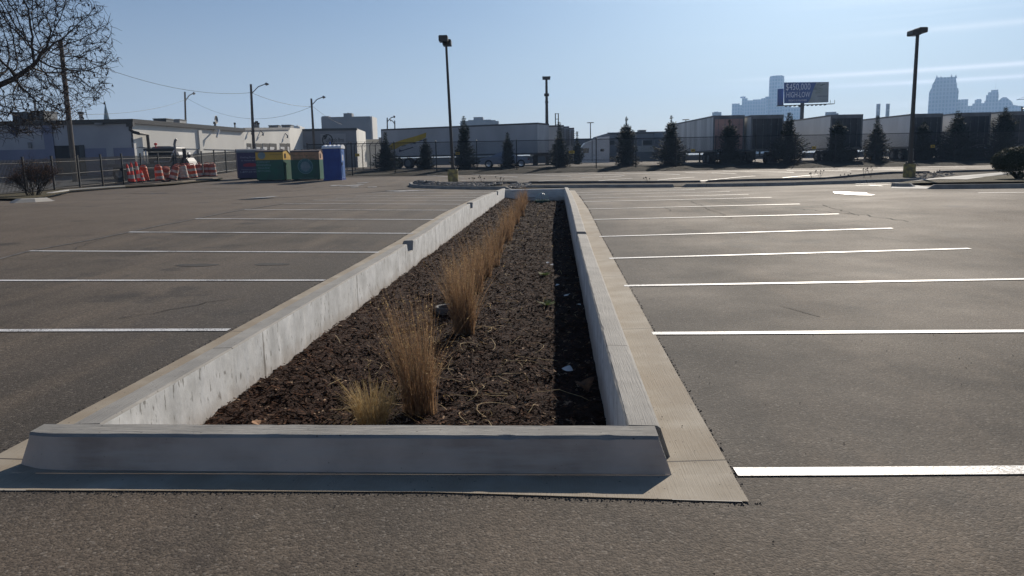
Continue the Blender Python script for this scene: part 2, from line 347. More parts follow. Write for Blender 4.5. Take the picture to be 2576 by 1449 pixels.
def face_extra(m, n, l, b, src, cc):
    p = nod(n, l, 'ShaderNodeTexVoronoi', (('Vector', src), ('Scale', 38.)))
    k = nod(n, l, 'ShaderNodeMapRange', ((0, p.outputs['Distance']), (1, .06), (2, .14), (3, .75), (4, 0.))).outputs[0]
    g_ = nod(n, l, 'ShaderNodeMapRange', ((0, nod(n, l, 'ShaderNodeSeparateColor', ((0, p.outputs['Color']),)).outputs[0]), (1, .74), (2, .76))).outputs[0]
    k = nod(n, l, 'ShaderNodeMath', ((0, k), (1, g_)), operation='MULTIPLY').outputs[0]
    base = nod(n, l, 'ShaderNodeMixRGB', ((0, k), (1, cc), (2, (.10, .085, .07, 1)))).outputs[0]
    mp = nod(n, l, 'ShaderNodeMapping', (('Vector', src), ('Scale', (2.5, 1, 22)))).outputs[0]
    t = nod(n, l, 'ShaderNodeTexNoise', (('Vector', mp), ('Scale', 1.), ('Detail', 6.), ('Roughness', .6))).outputs[0]
    k2 = nod(n, l, 'ShaderNodeMapRange', ((0, t), (1, .4), (2, .68), (3, 0.), (4, .6))).outputs[0]
    base = nod(n, l, 'ShaderNodeMixRGB', ((0, k2), (1, base), (2, (.50, .44, .38, 1)))).outputs[0]
    l.new(base, b.inputs['Base Color'])
    bp = nod(n, l, 'ShaderNodeBump', (('Height', t), ('Distance', .006), ('Strength', .8))); l.new(bp.outputs[0], b.inputs['Normal'])
M['curbface'] = mat('shade_lifted_stained_face', (.56, .455, .375), .85, (.33, .26, .21), 2.6, 8, coord='Position', extra=face_extra)  # base colour lightened and warmed to brighten the shaded curb face
M['curbshade'] = mat('shade_darkened_concrete', (.13, .12, .115), .9, (.085, .08, .076), 2, 5, coord='Position')  # back-curb concrete; its deep shade is put into this darker colour
M['wallface'] = mat('formed_concrete', (.5, .5, .5), .8, coord='Position', extra=wall_extra)
M['mulch'] = mat('mulch', (.015, .006, .0035), .95, (.042, .018, .010), 30, 6, .03, 45, coord='Position', spec=.15)
def chip_extra(m, n, l, b, src, cc):
    v = nod(n, l, 'ShaderNodeTexVoronoi', (('Vector', src), ('Scale', 22.)))
    s = nod(n, l, 'ShaderNodeSeparateColor', ((0, v.outputs['Color']),)).outputs[0]
    r = n.new('ShaderNodeValToRGB'); l.new(s, r.inputs[0]); e = r.color_ramp.elements
    e[0].color = (.012, .005, .003, 1); e[1].color = (.055, .027, .017, 1); e[1].position = .7
    q = e.new(.92); q.color = (.13, .064, .036, 1); q = e.new(.97); q.color = (.34, .24, .16, 1)
    l.new(r.outputs[0], b.inputs['Base Color'])
M['chips'] = mat('bark_chips', (.05, .03, .02), .85, coord='Position', extra=chip_extra, spec=.05)
M['soil'] = mat('soil', (.035, .028, .022), .95, (.085, .068, .05), 5, 8, .05, 12, coord='Position', spec=.2)
M['weeds'] = mat('dry_weeds', (.045, .036, .026), .95, (.028, .028, .018), 3, 6, .05, 30, coord='Position', spec=.2)
M['lawn'] = mat('dormant_grass', (.06, .058, .028), .95, (.11, .085, .05), 2.5, 8, .04, 40, coord='Position', spec=.2)
def leafmat(name, c, c2, tr=.35, scale=8, rough=.75):
    def f(m, n, l, b, src, cc):
        o = n['Material Output']; t = n.new('ShaderNodeBsdfTranslucent'); l.new(cc, t.inputs[0])
        x = n.new('ShaderNodeMixShader'); x.inputs[0].default_value = tr; l.new(b.outputs[0], x.inputs[1]); l.new(t.outputs[0], x.inputs[2]); l.new(x.outputs[0], o.inputs[0])
    return mat(name, c, rough, c2, scale, 3, extra=f, spec=.3)
M['drygrass'] = leafmat('dry_grass', (.20, .115, .062), (.37, .245, .145), .4, 30)
M['straw'] = leafmat('straw', (.42, .28, .11), (.62, .48, .26), .4, 30)
M['needles'] = leafmat('spruce_needles', (.012, .022, .016), (.035, .05, .035), .15, 6)
M['hedge'] = leafmat('hedge_leaves', (.014, .022, .010), (.035, .045, .02), .2, 20)
M['deadleaf'] = leafmat('dead_leaf', (.10, .045, .02), (.22, .11, .05), .3, 20)
M['greenleaf'] = leafmat('green_leaf', (.08, .12, .03), (.14, .18, .05), .3, 20)
M['bark'] = mat('bark', (.028, .022, .018), .9, (.06, .05, .042), 14, 4, .01)
M['poleWood'] = mat('pole_wood', (.075, .062, .052), .85, (.14, .12, .10), 3, 5, stretch=(6, 6, .4))
M['dark'] = mat('dark_bronze_metal', (.022, .020, .018), .45, (.035, .03, .028), 4, spec=.5)
M['black'] = mat('black_metal', (.010, .010, .011), .45)
M['rubber'] = mat('rubber', (.016, .016, .016), .85, (.03, .028, .026), 8)
M['galv'] = mat('galvanised', (.20, .20, .20), .45, (.28, .28, .28), 5, metal=.6)
M['chain'] = mat('black_chain_mesh', (.035, .037, .042), .5, metal=.2)
M['pedestal'] = mat('yellow_concrete', (.46, .37, .12), .8, (.20, .165, .085), 4, 6, lo=.4, hi=.6)
M['white'] = mat('white_paint', (.72, .72, .71), .45, (.60, .60, .59), 1.2, 5)
M['truckwhite'] = mat('truck_white', (.74, .75, .77), .3, (.66, .67, .69), .8, 5)
M['trailside'] = mat('trailer_side', (.50, .51, .53), .5, (.36, .37, .385), .7, 7, stretch=(1, .6, .25))
M['trailgrey'] = mat('trailer_side_light', (.72, .73, .74), .5, (.56, .57, .58), .7, 7, stretch=(1, .6, .25))  # paler copy of trailside; light bounced off the ground put into colour
M['traildirty'] = mat('trailer_side_streaked', (.76, .75, .72), .5, (.46, .45, .43), 1.1, 8, stretch=(1, 1, .12), lo=.4, hi=.65)
M['traildark'] = mat('trailer_door_dark', (.055, .062, .070), .5, (.03, .034, .040), .8, 6)  # dark tone puts the shade on the rear doors into their colour
M['trailpink'] = mat('trailer_door_faded_red', (.60, .36, .30), .6, (.42, .27, .24), .8, 6)
M['glass'] = mat('dark_glass', (.015, .018, .022), .08, spec=.8)
M['chrome'] = mat('chrome', (.6, .6, .6), .18, metal=1)
M['rim'] = mat('wheel_rim', (.35, .35, .36), .35, metal=.7)
M['signyel'] = mat('sign_yellow', (.62, .42, .03), .5)
M['yellow'] = mat('yellow_stripe', (.48, .33, .02), .5, (.40, .27, .02), 2)
M['navy'] = mat('navy_print', (.015, .018, .06), .5)
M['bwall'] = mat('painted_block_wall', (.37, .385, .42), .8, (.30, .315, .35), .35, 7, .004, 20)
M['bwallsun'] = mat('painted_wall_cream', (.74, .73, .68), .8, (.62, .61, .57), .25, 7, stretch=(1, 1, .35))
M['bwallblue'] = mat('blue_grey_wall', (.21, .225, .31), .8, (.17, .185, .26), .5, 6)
M['trim'] = mat('dark_trim', (.05, .055, .06), .6)
M['doordark'] = mat('dark_door', (.02, .02, .022), .7)
M['bwall3'] = mat('grey_painted_wall', (.24, .255, .28), .8, (.20, .21, .235), .4, 6)
M['signpanel'] = mat('pale_sign_panel', (.31, .325, .35), .7, (.28, .295, .32), 1)
M['concbldg'] = mat('weathered_concrete', (.25, .245, .25), .85, (.19, .19, .20), .12, 7)
def tower_extra(dk):
    def f(m, n, l, b, src, cc):
        br = nod(n, l, 'ShaderNodeTexBrick', (('Vector', nod(n, l, 'ShaderNodeMapping', (('Vector', src), ('Rotation', (math.pi/2, 0, 0)))).outputs[0]), ('Scale', 1.), ('Brick Width', 7.), ('Row Height', 9.), ('Mortar Size', 1.6), ('Color1', (*dk, 1)), ('Color2', (*[c*1.7 for c in dk], 1)), ('Mortar', (.42, .42, .44, 1))))
        br.offset = 0; x = nod(n, l, 'ShaderNodeMixRGB', ((0, .42), (1, cc), (2, br.outputs[0]))).outputs[0]; l.new(x, b.inputs['Base Color'])
    return f
M['glassbldg'] = mat('tower_glass', (.20, .24, .30), .35, (.10, .125, .16), .02, 5, extra=tower_extra((.06, .08, .11)))
M['stonebldg'] = mat('tower_stone', (.30, .26, .23), .8, (.16, .14, .12), .02, 5, extra=tower_extra((.07, .065, .07)))
M['roofgrey'] = mat('roof_grey', (.12, .12, .125), .8)
M['hvac'] = mat('hvac_metal', (.22, .225, .23), .6, (.16, .165, .17), 2)
M['orange'] = mat('drum_orange', (.62, .085, .025), .55, (.48, .06, .02), 4, 5)
M['faded'] = mat('faded_drum_orange', (.42, .12, .07), .65, (.30, .09, .06), 4, 5)
M['reflw'] = mat('white_reflective_band', (.56, .53, .48), .5, (.36, .33, .29), 5, 5)
M['tube'] = mat('channelizer_orange', (.80, .055, .03), .5)
M['purple'] = mat('purple_steel', (.05, .04, .12), .5, (.038, .032, .095), 2, 5)
M['binyel'] = mat('bin_yellow', (.72, .45, .06), .55, (.60, .38, .07), 1.5, 5)
M['bingreen'] = mat('bin_green', (.014, .12, .075), .5, (.02, .09, .065), 2, 5)
M['binpink'] = mat('bin_salmon', (.58, .32, .18), .6, (.35, .22, .14), 2, 5)
M['binlid'] = mat('bin_lid_brown', (.11, .075, .055), .6)
M['printpale'] = mat('pale_print', (.22, .38, .38), .6)
M['printgreen'] = mat('green_print', (.07, .13, .05), .6)
M['printwhite'] = mat('white_print', (.40, .42, .50), .6)
M['printred'] = mat('red_print', (.30, .03, .06), .6)
M['emblem'] = mat('emblem_teal', (.035, .13, .15), .6)
M['emblem2'] = mat('emblem_grey', (.25, .33, .36), .6, (.17, .25, .28), 5)
M['pottyblue'] = mat('blue_plastic', (.008, .055, .30), .4, (.006, .04, .24), 2)
M['pottydoor'] = mat('blue_door_plastic', (.10, .20, .46), .4)
M['pottywhite'] = mat('white_plastic_roof', (.78, .80, .82), .4)
M['carblue'] = mat('silver_blue_paint', (.30, .34, .42), .3, spec=.6)
M['rock'] = mat('river_rock', (.24, .225, .205), .8, (.12, .115, .11), 6, 3, coord='Position')
M['walk'] = mat('walk_concrete', (.42, .41, .385), .85, (.34, .33, .31), 1, 6, coord='Position')
M['lotgrey'] = mat('yard_concrete', (.17, .17, .165), .85, (.12, .12, .118), .8, 7, coord='Position')
M['bbblue'] = mat('billboard_blue', (.05, .08, .24), .6, (.06, .12, .36), .2, 3)
M['bbgrey'] = mat('billboard_grey', (.40, .43, .44), .6, (.30, .34, .33), .6, 5)
M['bbwhite'] = mat('billboard_lettering', (.80, .84, .95), .6)
M['plasticgreen'] = mat('drain_green', (.02, .10, .07), .5)
M['whiteplastic'] = mat('white_plastic', (.6, .6, .58), .5)
M['wire'] = mat('wire', (.02, .02, .02), .6)
YR = YAW
# ================================================================== SETTING
def Gd(vx, vy, dz=0.0):
    r = ray(vx, vy); t = 1.0; prev = 1.0
    while t < 400:
        p = EYE + r*t
        if p.z < zg(p.x, p.y)+dz:
            a, b = prev, t
            for _ in range(25):
                m = (a+b)/2; p = EYE + r*m
                if p.z < zg(p.x, p.y)+dz: b = m
                else: a = m
            return p
        prev = t; t += .25
    return EYE + r*60
Y0, Y1 = 3.235, 36.4
def gedge(x): return 3.325 + (3.24-3.325)*max(0, min(1, (x+.6)/1.4))
XLo = lambda y: XL(y)-.56
XRo = lambda y: XR(y)+.482-.025*max(0, (3.6-y)/.37)
offs = [0, .25, .5, 1, 1.5, 2, 3, 4, 5, 6, 7, 8, 9, 10, 10.5, 12, 14, 17, 20, 24, 28, 34, 42, 60, 90, 200, 500, 1200, 2800]
rows = [-60, -20, -5, 0, 1, 2, 2.6, Y0]; y = 3.5
while y < 36.3: rows.append(y); y += .5
rows.append(Y1); y = 36.8
while y < 80: rows.append(y); y += .6
rows += [85, 95, 110, 140, 200, 400, 900, 1800, 2850]
g = MB(); idx = {}
for j, y in enumerate(rows):
    for k, o in enumerate(offs):
        x = XLo(y)-o; idx[('L', j, k)] = len(g.v); g.v.append((x, y, zg(x, y)))
        x = XRo(y)+o; idx[('R', j, k)] = len(g.v); g.v.append((x, y, zg(x, y)))
for j in range(len(rows)-1):
    for k in range(len(offs)-1):
        a = idx; g.f.append((a['L', j, k+1], a['L', j, k], a['L', j+1, k], a['L', j+1, k+1])); g.m.append(0)
        g.f.append((a['R', j, k], a['R', j, k+1], a['R', j+1, k+1], a['R', j+1, k])); g.m.append(0)
    if not (Y0-1e-6 <= rows[j] and rows[j+1] <= Y1+1e-6):
        g.f.append((idx['L', j, 0], idx['R', j, 0], idx['R', j+1, 0], idx['L', j+1, 0])); g.m.append(0)
b_ = len(g.v); nx = 24
for i in range(nx+1):
    x = XLo(Y0)+(XRo(Y0)-XLo(Y0))*i/nx; g.v += [(x, Y0, zg(x, Y0)), (x, gedge(x)+.01, zg(x, Y0))]
for i in range(nx): g.f.append((b_+2*i, b_+2*i+2, b_+2*i+3, b_+2*i+1)); g.m.append(0)
struct(g.obj('parking_lot_ground', M['asphalt'], smooth=True))
# gutter pan round the planter
gm = MB()
ys = [3.62+.5*i for i in range(66)]+[Y1-.15]
gm.grid([[(XR(y)+.19, y, zg(.9, y)-.006), (XRo(y)+.008, y, zg(.9, y)+.005)] for y in [3.55]+ys])
gm.grid([[(XLo(y)-.008, y, zg(-3, y)+.005), (XL(y)-.21, y, zg(-3, y)-.006)] for y in [3.55]+ys])
gx = [XLo(3.5)-.01+(XRo(3.5)-XLo(3.5)+.02)*i/24. for i in range(25)]
gm.grid([[(x, gedge(x)+(3.5495-gedge(x))*t, .006*(1-t)+t*(-.006+.011*max(0, min(1, max((x-XR(3.55)-.19)/.28, (XL(3.55)-.21-x)/.34))))) for x in gx] for t in (0, .5, 1)])
gm.grid([[(x, y, -.004) for x in gx if XL(3.6)-.3 < x < XR(3.6)+.3] for y in (3.5495, 3.74)])
struct(gm.obj('gutter', M['gutter'], smooth=False))
CURB = .166
def wobble(y, s): return .004*mnoise.noise(Vector((y*2.1, s, 0)))+.003*mnoise.noise(Vector((y*7, s, 3)))
def planter_side(side, notches, name, label):
    X = XL if side < 0 else XR; ys = [3.812 if side < 0 else 3.785]
    y = 3.95
    while y < 36.2: ys.append(y); y += .07 if y < 9 else (.16 if y < 18 else .35)
    ys.append(36.25)
    for a, b in notches: ys += [a, a+.07, b-.07, b]
    ys = sorted(set(ys)); P = []
    for y in ys:
        z0 = zg(X(y)+side*.5, y); zt = z0 + CURB
        for a, b in notches:
            if a+.01 < y < b-.01: zt = z0+.01
        w1 = wobble(y, side); s = side
        bat = .055 if zt > z0+.05 else .03; ch = .014*max(0, mnoise.noise(Vector((side*5, y*6, 7)))-.2)*2
        P.append([(X(y)+w1, y, -.75), (X(y)+w1, y, zt-.012), (X(y)+s*(.012+ch), y, zt+w1*.5), (X(y)+s*.155, y, zt+w1*.5-.004), (X(y)+s*.172, y, zt-.018), (X(y)+s*(.172+bat), y, z0-.02)])
    m = MB(); k = len(P[0])
    for r in P: m.v += r
    for i in range(len(P)-1):
        for j in range(k-1):
            q = (i*k+j, i*k+j+1, (i+1)*k+j+1, (i+1)*k+j); m.f.append(q if side > 0 else q[::-1]); m.m.append(1 if j == 0 else 0)
    for i, fl in ((0, 1), (len(P)-1, 0)):
        q = tuple(i*k+j for j in range(k)); m.f.append(q if fl else q[::-1]); m.m.append(0)
    o = m.obj(name, [M['curbtop'], M['wallface']]); tag(o, label, 'wall', 'concrete walls enclosing the sunken planter')
planter_side(-1, [(12.3, 12.85), (21.5, 22.2), (31.2, 31.9)], 'planter_wall', 'long sunlit pale concrete planter wall with three curb cuts, left of the mulch')
planter_side(1, [(13.5, 13.95)], 'planter_wall', 'long concrete planter wall right of the mulch, its inner face shaded, beside the tan gutter')
# front curb facing the camera
m = MB(); P = []
n = 110
for i in range(n+1):
    x = -2.79+(.565+2.79)*i/n; cr = .075*max(0, (-2.5-x)/.29)**2; yb = 3.548+(.56-x)*.010+.005*mnoise.noise(Vector((x*1.6, 9, 0)))+.003*mnoise.noise(Vector((x*9, 9, 0))); w1 = wobble(x, 5)*.9; ch = .012*max(0, mnoise.noise(Vector((x*6, 2, 7)))-.25)*2.5; ch2 = .012*max(0, mnoise.noise(Vector((x*8, 6, 1)))-.3)*2.5
    P.append([(x, yb+cr, -.03), (x, yb+cr*.6+.062+ch*.3, CURB-.014-ch), (x, yb+cr*.5+.077+ch*1.6, CURB+w1*.5), (x, yb+.213-ch2, CURB+.002+w1*.5), (x, yb+.232, CURB-.014-ch2), (x, yb+.235, -.75)])
# sloping ends
P = [[(min(max(p[0], -2.79+(.065 if p[2] > .05 else 0)), .565-(.065 if p[2] > .05 else 0)), p[1], p[2]) for p in r] for r in P]
k = 6
for r in P: m.v += r
for i in range(n):
    for j in range(k-1): m.f.append((i*k+j, (i+1)*k+j, (i+1)*k+j+1, i*k+j+1)); m.m.append(1 if j == 0 else 0)
m.f.append(tuple(j for j in range(k))); m.m.append(0); m.f.append(tuple(n*k+j for j in reversed(range(k)))); m.m.append(0)
tag(m.obj('planter_wall', [M['curbx'], M['curbface']]), 'low concrete curb across the near end of the planter, its face in shade', 'wall', 'concrete walls enclosing the sunken planter')
m = MB()
m.slabx([(36.18, -.75), (36.18, .205), (36.20, .225), (36.42, .225), (36.46, .05), (36.46, -.75)], XL(36)-.25, XR(36)+.25, 0)
tag(m.obj('planter_wall', [M['wallface']]), 'shaded concrete wall closing the far end of the planter behind the domed drain', 'wall', 'concrete walls enclosing the sunken planter')
# mulch bed
def zm(x, y):
    t = max(0, min(1, (x-XL(y))/.9)); base = -.235 - .17*t*t*(3-2*t)
    if y > 8: base += .09*min(1, (y-8)/22)
    return base + .035*mnoise.noise(Vector((x*2.3, y*2.3, 0))) + .026*mnoise.noise(Vector((x*8, y*8, 2))) + .014*mnoise.noise(Vector((x*21, y*21, 5)))
P = []; y = 3.72
while y < 36.3:
    a, b = XL(y)-.08, XR(y)+.08
    P.append([(a+(b-a)*i/70., y, zm(a+(b-a)*i/70., y)) for i in range(71)]); y += max(.035, .011*y)
m = MB(); m.grid(P); struct(m.obj('planting_bed', M['mulch'], smooth=True))
m = MB()
for i in range(42000):
    y = 3.8*math.exp(random.random()*math.log(36/3.8)); x = random.uniform(XL(y)+.01, XR(y)-.01)
    L = random.choice((.005, .008, .011, .015, .02, .028, .04))*random.uniform(.7, 1.3)*(1+y*.03); wd = random.uniform(.003, .007)*(1+y*.03); a = random.random()*6.28
    d = Vector((math.cos(a), math.sin(a), random.uniform(-.45, .45))); s = Vector((-d.y, d.x, random.uniform(-.6, .6)))*wd; c = Vector((x, y, zm(x, y)+.006+random.random()*.012))
    m.face([c-d*L-s, c+d*L-s, c+d*L+s, c-d*L+s])
tag(m.obj('mulch', M['chips']), 'dark shredded bark mulch filling the sunken planter', 'mulch', kind='stuff')
# asphalt crumbs along the gutter
m = MB()
for i in range(2600):
    r = random.random(); y = 3.3*math.exp(random.random()*math.log(9)) 
    if r < .5: x = XRo(y)+abs(random.gauss(0, .016))-.004 
    elif r < .75: x = XLo(y)-abs(random.gauss(0, .02))
    else: x = random.uniform(-2.9, .9); y = gedge(x)-abs(random.gauss(0, .02))
    s = random.uniform(.002, .006)*(1+.08*y); z = zg(x, y)
    q = [Vector((x, y, z))+Vector((s*math.cos(k*2.1+i), s*math.sin(k*2.1+i), 0)) for k in range(3)]
    tp = Vector((x+s*.2, y, z+s*.9))
    for k in range(3): m.face([q[k], q[(k+1) % 3], tp])
for i in range(500):
    y = random.uniform(1.6, 6.5); x = random.uniform(-4, 5)
    if XLo(y) < x < XRo(y) and y > Y0-.02:
        if x < XR(y)+.25 : continue
    s = random.choice((.002, .003, .003, .004, .006)); z = zg(x, y)+.004
    q = [Vector((x, y, z))+Vector((s*math.cos(k*2.1+i), s*math.sin(k*2.1+i), 0)) for k in range(3)]
    tp = Vector((x+s*.2, y, z+s*.8))
    for k in range(3): m.face([q[k], q[(k+1) % 3], tp])
tag(m.obj('loose_grit', mat('grit', (.03, .026, .022), .8, (.10, .085, .07), 3, coord='Position')), 'dark asphalt crumbs scattered along the gutter and pavement', 'grit', kind='stuff')
# painted lines
def strip(mb, p, q, wd=.1, lift=.005):
    d = Vector((q[0]-p[0], q[1]-p[1], 0)); L = d.length; n = max(1, int(L/.25)); d.normalize(); s = Vector((-d.y, d.x, 0))*wd/2; P = []
    for i in range(n+1):
        c = Vector((p[0], p[1], 0))+d*L*i/n; row = []
        for k in (1, -1):
            a = c+s*k*(1+.07*mnoise.noise(Vector((c.x*3, c.y*3, k)))); a.z = zg(a.x, a.y)+lift+.00025*abs(c.y); row.append(a)
        P.append(row)
    mb.grid(P)
lm = MB()
R_ = [((1850,1189),(2576,1184.5)), ((1641,840),(2576,834)), ((1570,720),(2576,703)), ((1532,651),(2440,626)), ((1508,596),(2245,575)), ((1494,553),(2110,539)), ((1480,526.7),(2012,514)), ((1466,508.5),(1941,497.2)), ((1460,499.6),(1883,489.7)), ((1454,491),(1836,482.4)), ((1446,485.5),(1748,477.5))]
for i, (a, b) in enumerate(R_):
    p, q = G(*a), G(*b)
    if i < 3: d = (q-p); k = (6.45-p.x)/d.x; q = p + d*k
    strip(lm, p, q, .10 if i < 7 else .11)
L_ = [((576,831),(0,832.5)), ((817,706),(0,706.5)), ((953,635.5),(75,632)), ((1040,588),(325,584.5)), ((1092,553),(492,551)), ((1137,529.5),(615,528)), ((1158,514.5),(714,512.8)), ((1184,504.8),(788,504.2)), ((1204,497.6),(844.5,499)), ((1220,491.7),(894,493.7)), ((1240,484.8),(936,485.9))]
ends = []
for i, (a, b) in enumerate(L_):
    p, q = G(*a), G(*b)
    if i < 2: d = (q-p); k = (-8.6-p.x)/d.x; q = p + d*k
    ends.append(q); strip(lm, p, q, .10 if i < 7 else .11)
for a, b in (((2335+50,486),(2576,484.8)),):
    strip(lm, G(*z7(1995,1162)), G(*z7(2700,1153)), .12)
struct(lm.obj('stall_lines', M['paint']))
lm = MB()
for pr in ((z5(0,920),z5(180,924)),(z5(200,925),z5(800,950)),(z5(900,920),z5(1480,940)),(z5(1370,910),z5(2180,930)),(z5(930,965),z5(1195,960)),(z5(1212,960),z5(1440,957)),(z5(300,1020),z5(820,990)),(z5(1150,1010),z5(1575,978)),(z5(1900,1000),z5(2360,963)),(z5(2400,1015),z5(2560,1001)),
    (z6(320,903),z6(580,910)),(z6(650,910),z6(965,918)),(z6(790,885),z6(1695,903)),(z6(1600,876),z6(2420,885)),(z6(2250,860),z6(2560,863)),(z6(460,1013),z6(720,990)),(z6(700,990),z6(1200,948)),(z6(1550,970),z6(2000,933)),
    (z7(220,860),z7(1040,868)),(z7(720,846),z7(1835,852)),(z7(1360,829),z7(1750,832)),(z7(1700,829),z7(2330,835)),(z7(2100,815),z7(2310,815)),(z7(440,1047),z7(880,1034)),(z7(440,1070),z7(880,1055)),(z7(610,1066),z7(780,1076)),
    (z4(870,935),z4(1170,957)),(z4(1480,930),z4(2050,962)),(z4(1300,960),z4(1365,964)),(z4(1330,1003),z4(1990,997)),(z4(640,930),z4(800,936))):
    strip(lm, G(*pr[0]), G(*pr[1]), .13, .012)
struct(lm.obj('angled_stall_lines', M['paint']))
def poly_marks(name, polys, mt, lift=.016):
    mb = MB()
    for P in polys:
        pts = []
        for p in P: q = G(*p); pts.append((q.x, q.y, zg(q.x, q.y)+lift))
        mb.face(pts[::-1])
    return struct(mb.obj(name, mt))
poly_marks('arrow_marking', [[z7(150,1148),z7(360,1150),z7(480,1163),z7(690,1187),z7(640,1194),z7(480,1192),z7(300,1181),z7(175,1170)], [z7(365,1150),z7(585,1159),z7(590,1165),z7(485,1162)]], M['paint'])
poly_marks('arrow_marking', [[z3(553,1232),z3(640,1222),z3(790,1213),z3(860,1203),z3(958,1203),z3(860,1217),z3(740,1230)]], M['oldpaint'])
poly_marks('arrow_marking', [[z3(1590,1078),z3(1640,1062),z3(1780,1058),z3(1700,1072)], [z3(1720,1070),z3(2060,1050),z3(1960,1070),z3(1740,1078)], [z3(1940,1035),z3(2130,1020),z3(2060,1034),z3(1970,1042)], [z3(1860,1085),z3(1960,1080),z3(1980,1088),z3(1880,1092)], [z3(2080,1085),z3(2200,1080),z3(2200,1088),z3(2090,1091)]], M['oldpaint'])
poly_marks('arrow_marking', [[z4(350,1135),z4(480,1132),z4(700,1126),z4(1050,1127),z4(800,1135),z4(560,1145),z4(480,1143)]], M['oldpaint'])
lm = MB()
for a, b in zip(ends[1:6], ends[2:7]): strip(lm, a, b, .07, .004)
for pr in ((z3(1400,1088),z3(1520,1088)),(z3(1160,1090),z3(1300,1085)),(z2(850,1110),z2(2280,1075)),(z2(0,1177),z2(800,1168)),(z2(1000,1032),z2(1850,1040)),(z2(0,1240),z2(75,1240)),(z2(1700,1040),z2(2300,1032)),(z3(200,1018),z3(1250,1044)),(z3(0,1045),z3(700,1052)),(z3(0,1095),z3(500,1100)),(z3(370,1295),z3(520,1290))):
    strip(lm, G(*pr[0]), G(*pr[1]), .11, .010)
struct(lm.obj('worn_stall_lines', M['faint']))
# two dark cracks / pothole patches
def blob(cx_, cy_, rx, ry, seed):
    p0 = G(cx_, cy_); pts = []
    for k in range(22):
        t = 2*math.pi*k/22; r = 1+.35*mnoise.noise(Vector((math.cos(t)*1.5, math.sin(t)*1.5, seed)))
        x, y = p0.x+rx*r*math.cos(t), p0.y+ry*r*math.sin(t); pts.append((x, y, zg(x, y)+.004))
    return pts
mb = MB(); mb.face(blob(497, 667, .34, .13, 3)); mb.face(blob(683, 665, .30, .12, 8))
struct(mb.obj('asphalt_patches', mat('tar', (.016, .015, .014), .9, (.035, .03, .027), 30, coord='Position')))
mb = MB()
def crack(pix, wd):
    P = [G(*p) for p in pix]; Q = []
    for a, b in zip(P[:-1], P[1:]):
        n = max(2, int((b-a).length/.18))
        for k in range(n): Q.append(a.lerp(b, k/n)+Vector((random.gauss(0, .035), random.gauss(0, .05), 0)))
    rows_ = []
    for i, q in enumerate(Q):
        d = (Q[min(i+1, len(Q)-1)]-Q[max(i-1, 0)]); d.z = 0
        if d.length < 1e-6: continue
        d.normalize(); s_ = Vector((-d.y, d.x, 0))*wd*random.uniform(.3, 1)*.5
        rows_.append([(v.x, v.y, zg(v.x, v.y)+.004+.0002*v.y) for v in (q+s_, q-s_)])
    mb.grid(rows_)
for pix, wd in (((z6(380,1265), z6(520,1320), z6(640,1378), z6(750,1420), z6(900,1500)), .03), ((z6(60,1340), z6(160,1400)), .03), ((z6(1700,1355), z6(2000,1385), z6(2576,1440), (2300,560)), .035), ((z7(0,1310), z7(260,1385), z7(540,1460)), .03),
    ((z3(540,1168), z3(760,1155), z3(950,1150), z3(1500,1112), z3(2000,1090), z3(2576,1062)), .10), ((z3(60,1228), z3(400,1188), z3(640,1165)), .06), ((z4(0,1090), z4(300,1080), z4(640,1070)), .09), ((z3(1080,1215), z3(1260,1210)), .08), ((z7(900,1135), z7(1100,1130), z7(1350,1118)), .04),
    (((0, 655), (150, 640), (260, 600), (430, 575)), .02), (((1960,765), (2030,790), (2120,800)), .012), (((300,800), (480,770), (640,742)), .02)):
    crack(pix, wd)
struct(mb.obj('asphalt_cracks', mat('crack', (.018, .016, .014), .95)))
# ------------------------------------------------------------------ swept curbs
def curb_sweep(path, name, label, h=.15, wd=.16, mt=None, group='concrete curbs round the garden islands', face=1, z0=-.05, taper=(True, True)):
    """path: ground points (camera side). Concrete section sits on the ground; ends taper down."""
    pts = [Vector((p.x, p.y, 0)) for p in path]; d = [0]
    res = []
    for i in range(len(pts)-1):
        n = max(1, int((pts[i+1]-pts[i]).length/.6))
        for k in range(n): res.append(pts[i].lerp(pts[i+1], k/n))
    res.append(pts[-1]); P = []
    tot = sum((res[i+1]-res[i]).length for i in range(len(res)-1)); acc = 0
    # add taper rows
    if taper[0]: res.insert(1, res[0].lerp(res[1], .35))
    if taper[1]: res.insert(-1, res[-1].lerp(res[-2], .35))
    for i, p in enumerate(res):
        t = (res[min(i+1, len(res)-1)]-res[max(i-1, 0)]).normalized(); s = Vector((-t.y, t.x, 0))
        hh = h
        if i == 0 and taper[0]: hh = .015
        if i == len(res)-1 and taper[1]: hh = .015
        g0 = zg(p.x, p.y); prof = [(0, z0), (.03*hh/h, hh-.015), (.045, hh), (wd-.015, hh), (wd, hh-.02), (wd, z0)]
        P.append([(p+s*a)+Vector((0, 0, g0+b)) for a, b in prof])
    m = MB(); m.grid([list(reversed(r)) for r in P])
    m.f.append(tuple(range(6))); m.m.append(0); k = (len(P)-1)*6; m.f.append(tuple(k+5-j for j in range(6))); m.m.append(0)
    o = m.obj(name, mt or M['curbtop']); tag(o, label, 'curb', group); return o
fr1 = [Gd(*p) for p in ((1062,461.5),(1040,463.5),(1028,467),(1034,471),(1062,473.5),(1120,475.5),(1200,476.6),(1286,476.6))]
o = curb_sweep(fr1, 'curb', 'rounded concrete curb end holding river rocks, left of the planter end', taper=(False, True))
fr2 = [Gd(*p) for p in ((1322,474),(1343,473.2),(1500,472.2),(1686,471.5),(1697,471.2))]
curb_sweep(fr2, 'curb', 'straight near island curb directly behind the far end of the planter')
fr3 = [Gd(*p) for p in ((1713,471),(1860,469.5),(1998,467),(2172,461),(2271,457.8),(2335,456.5))]
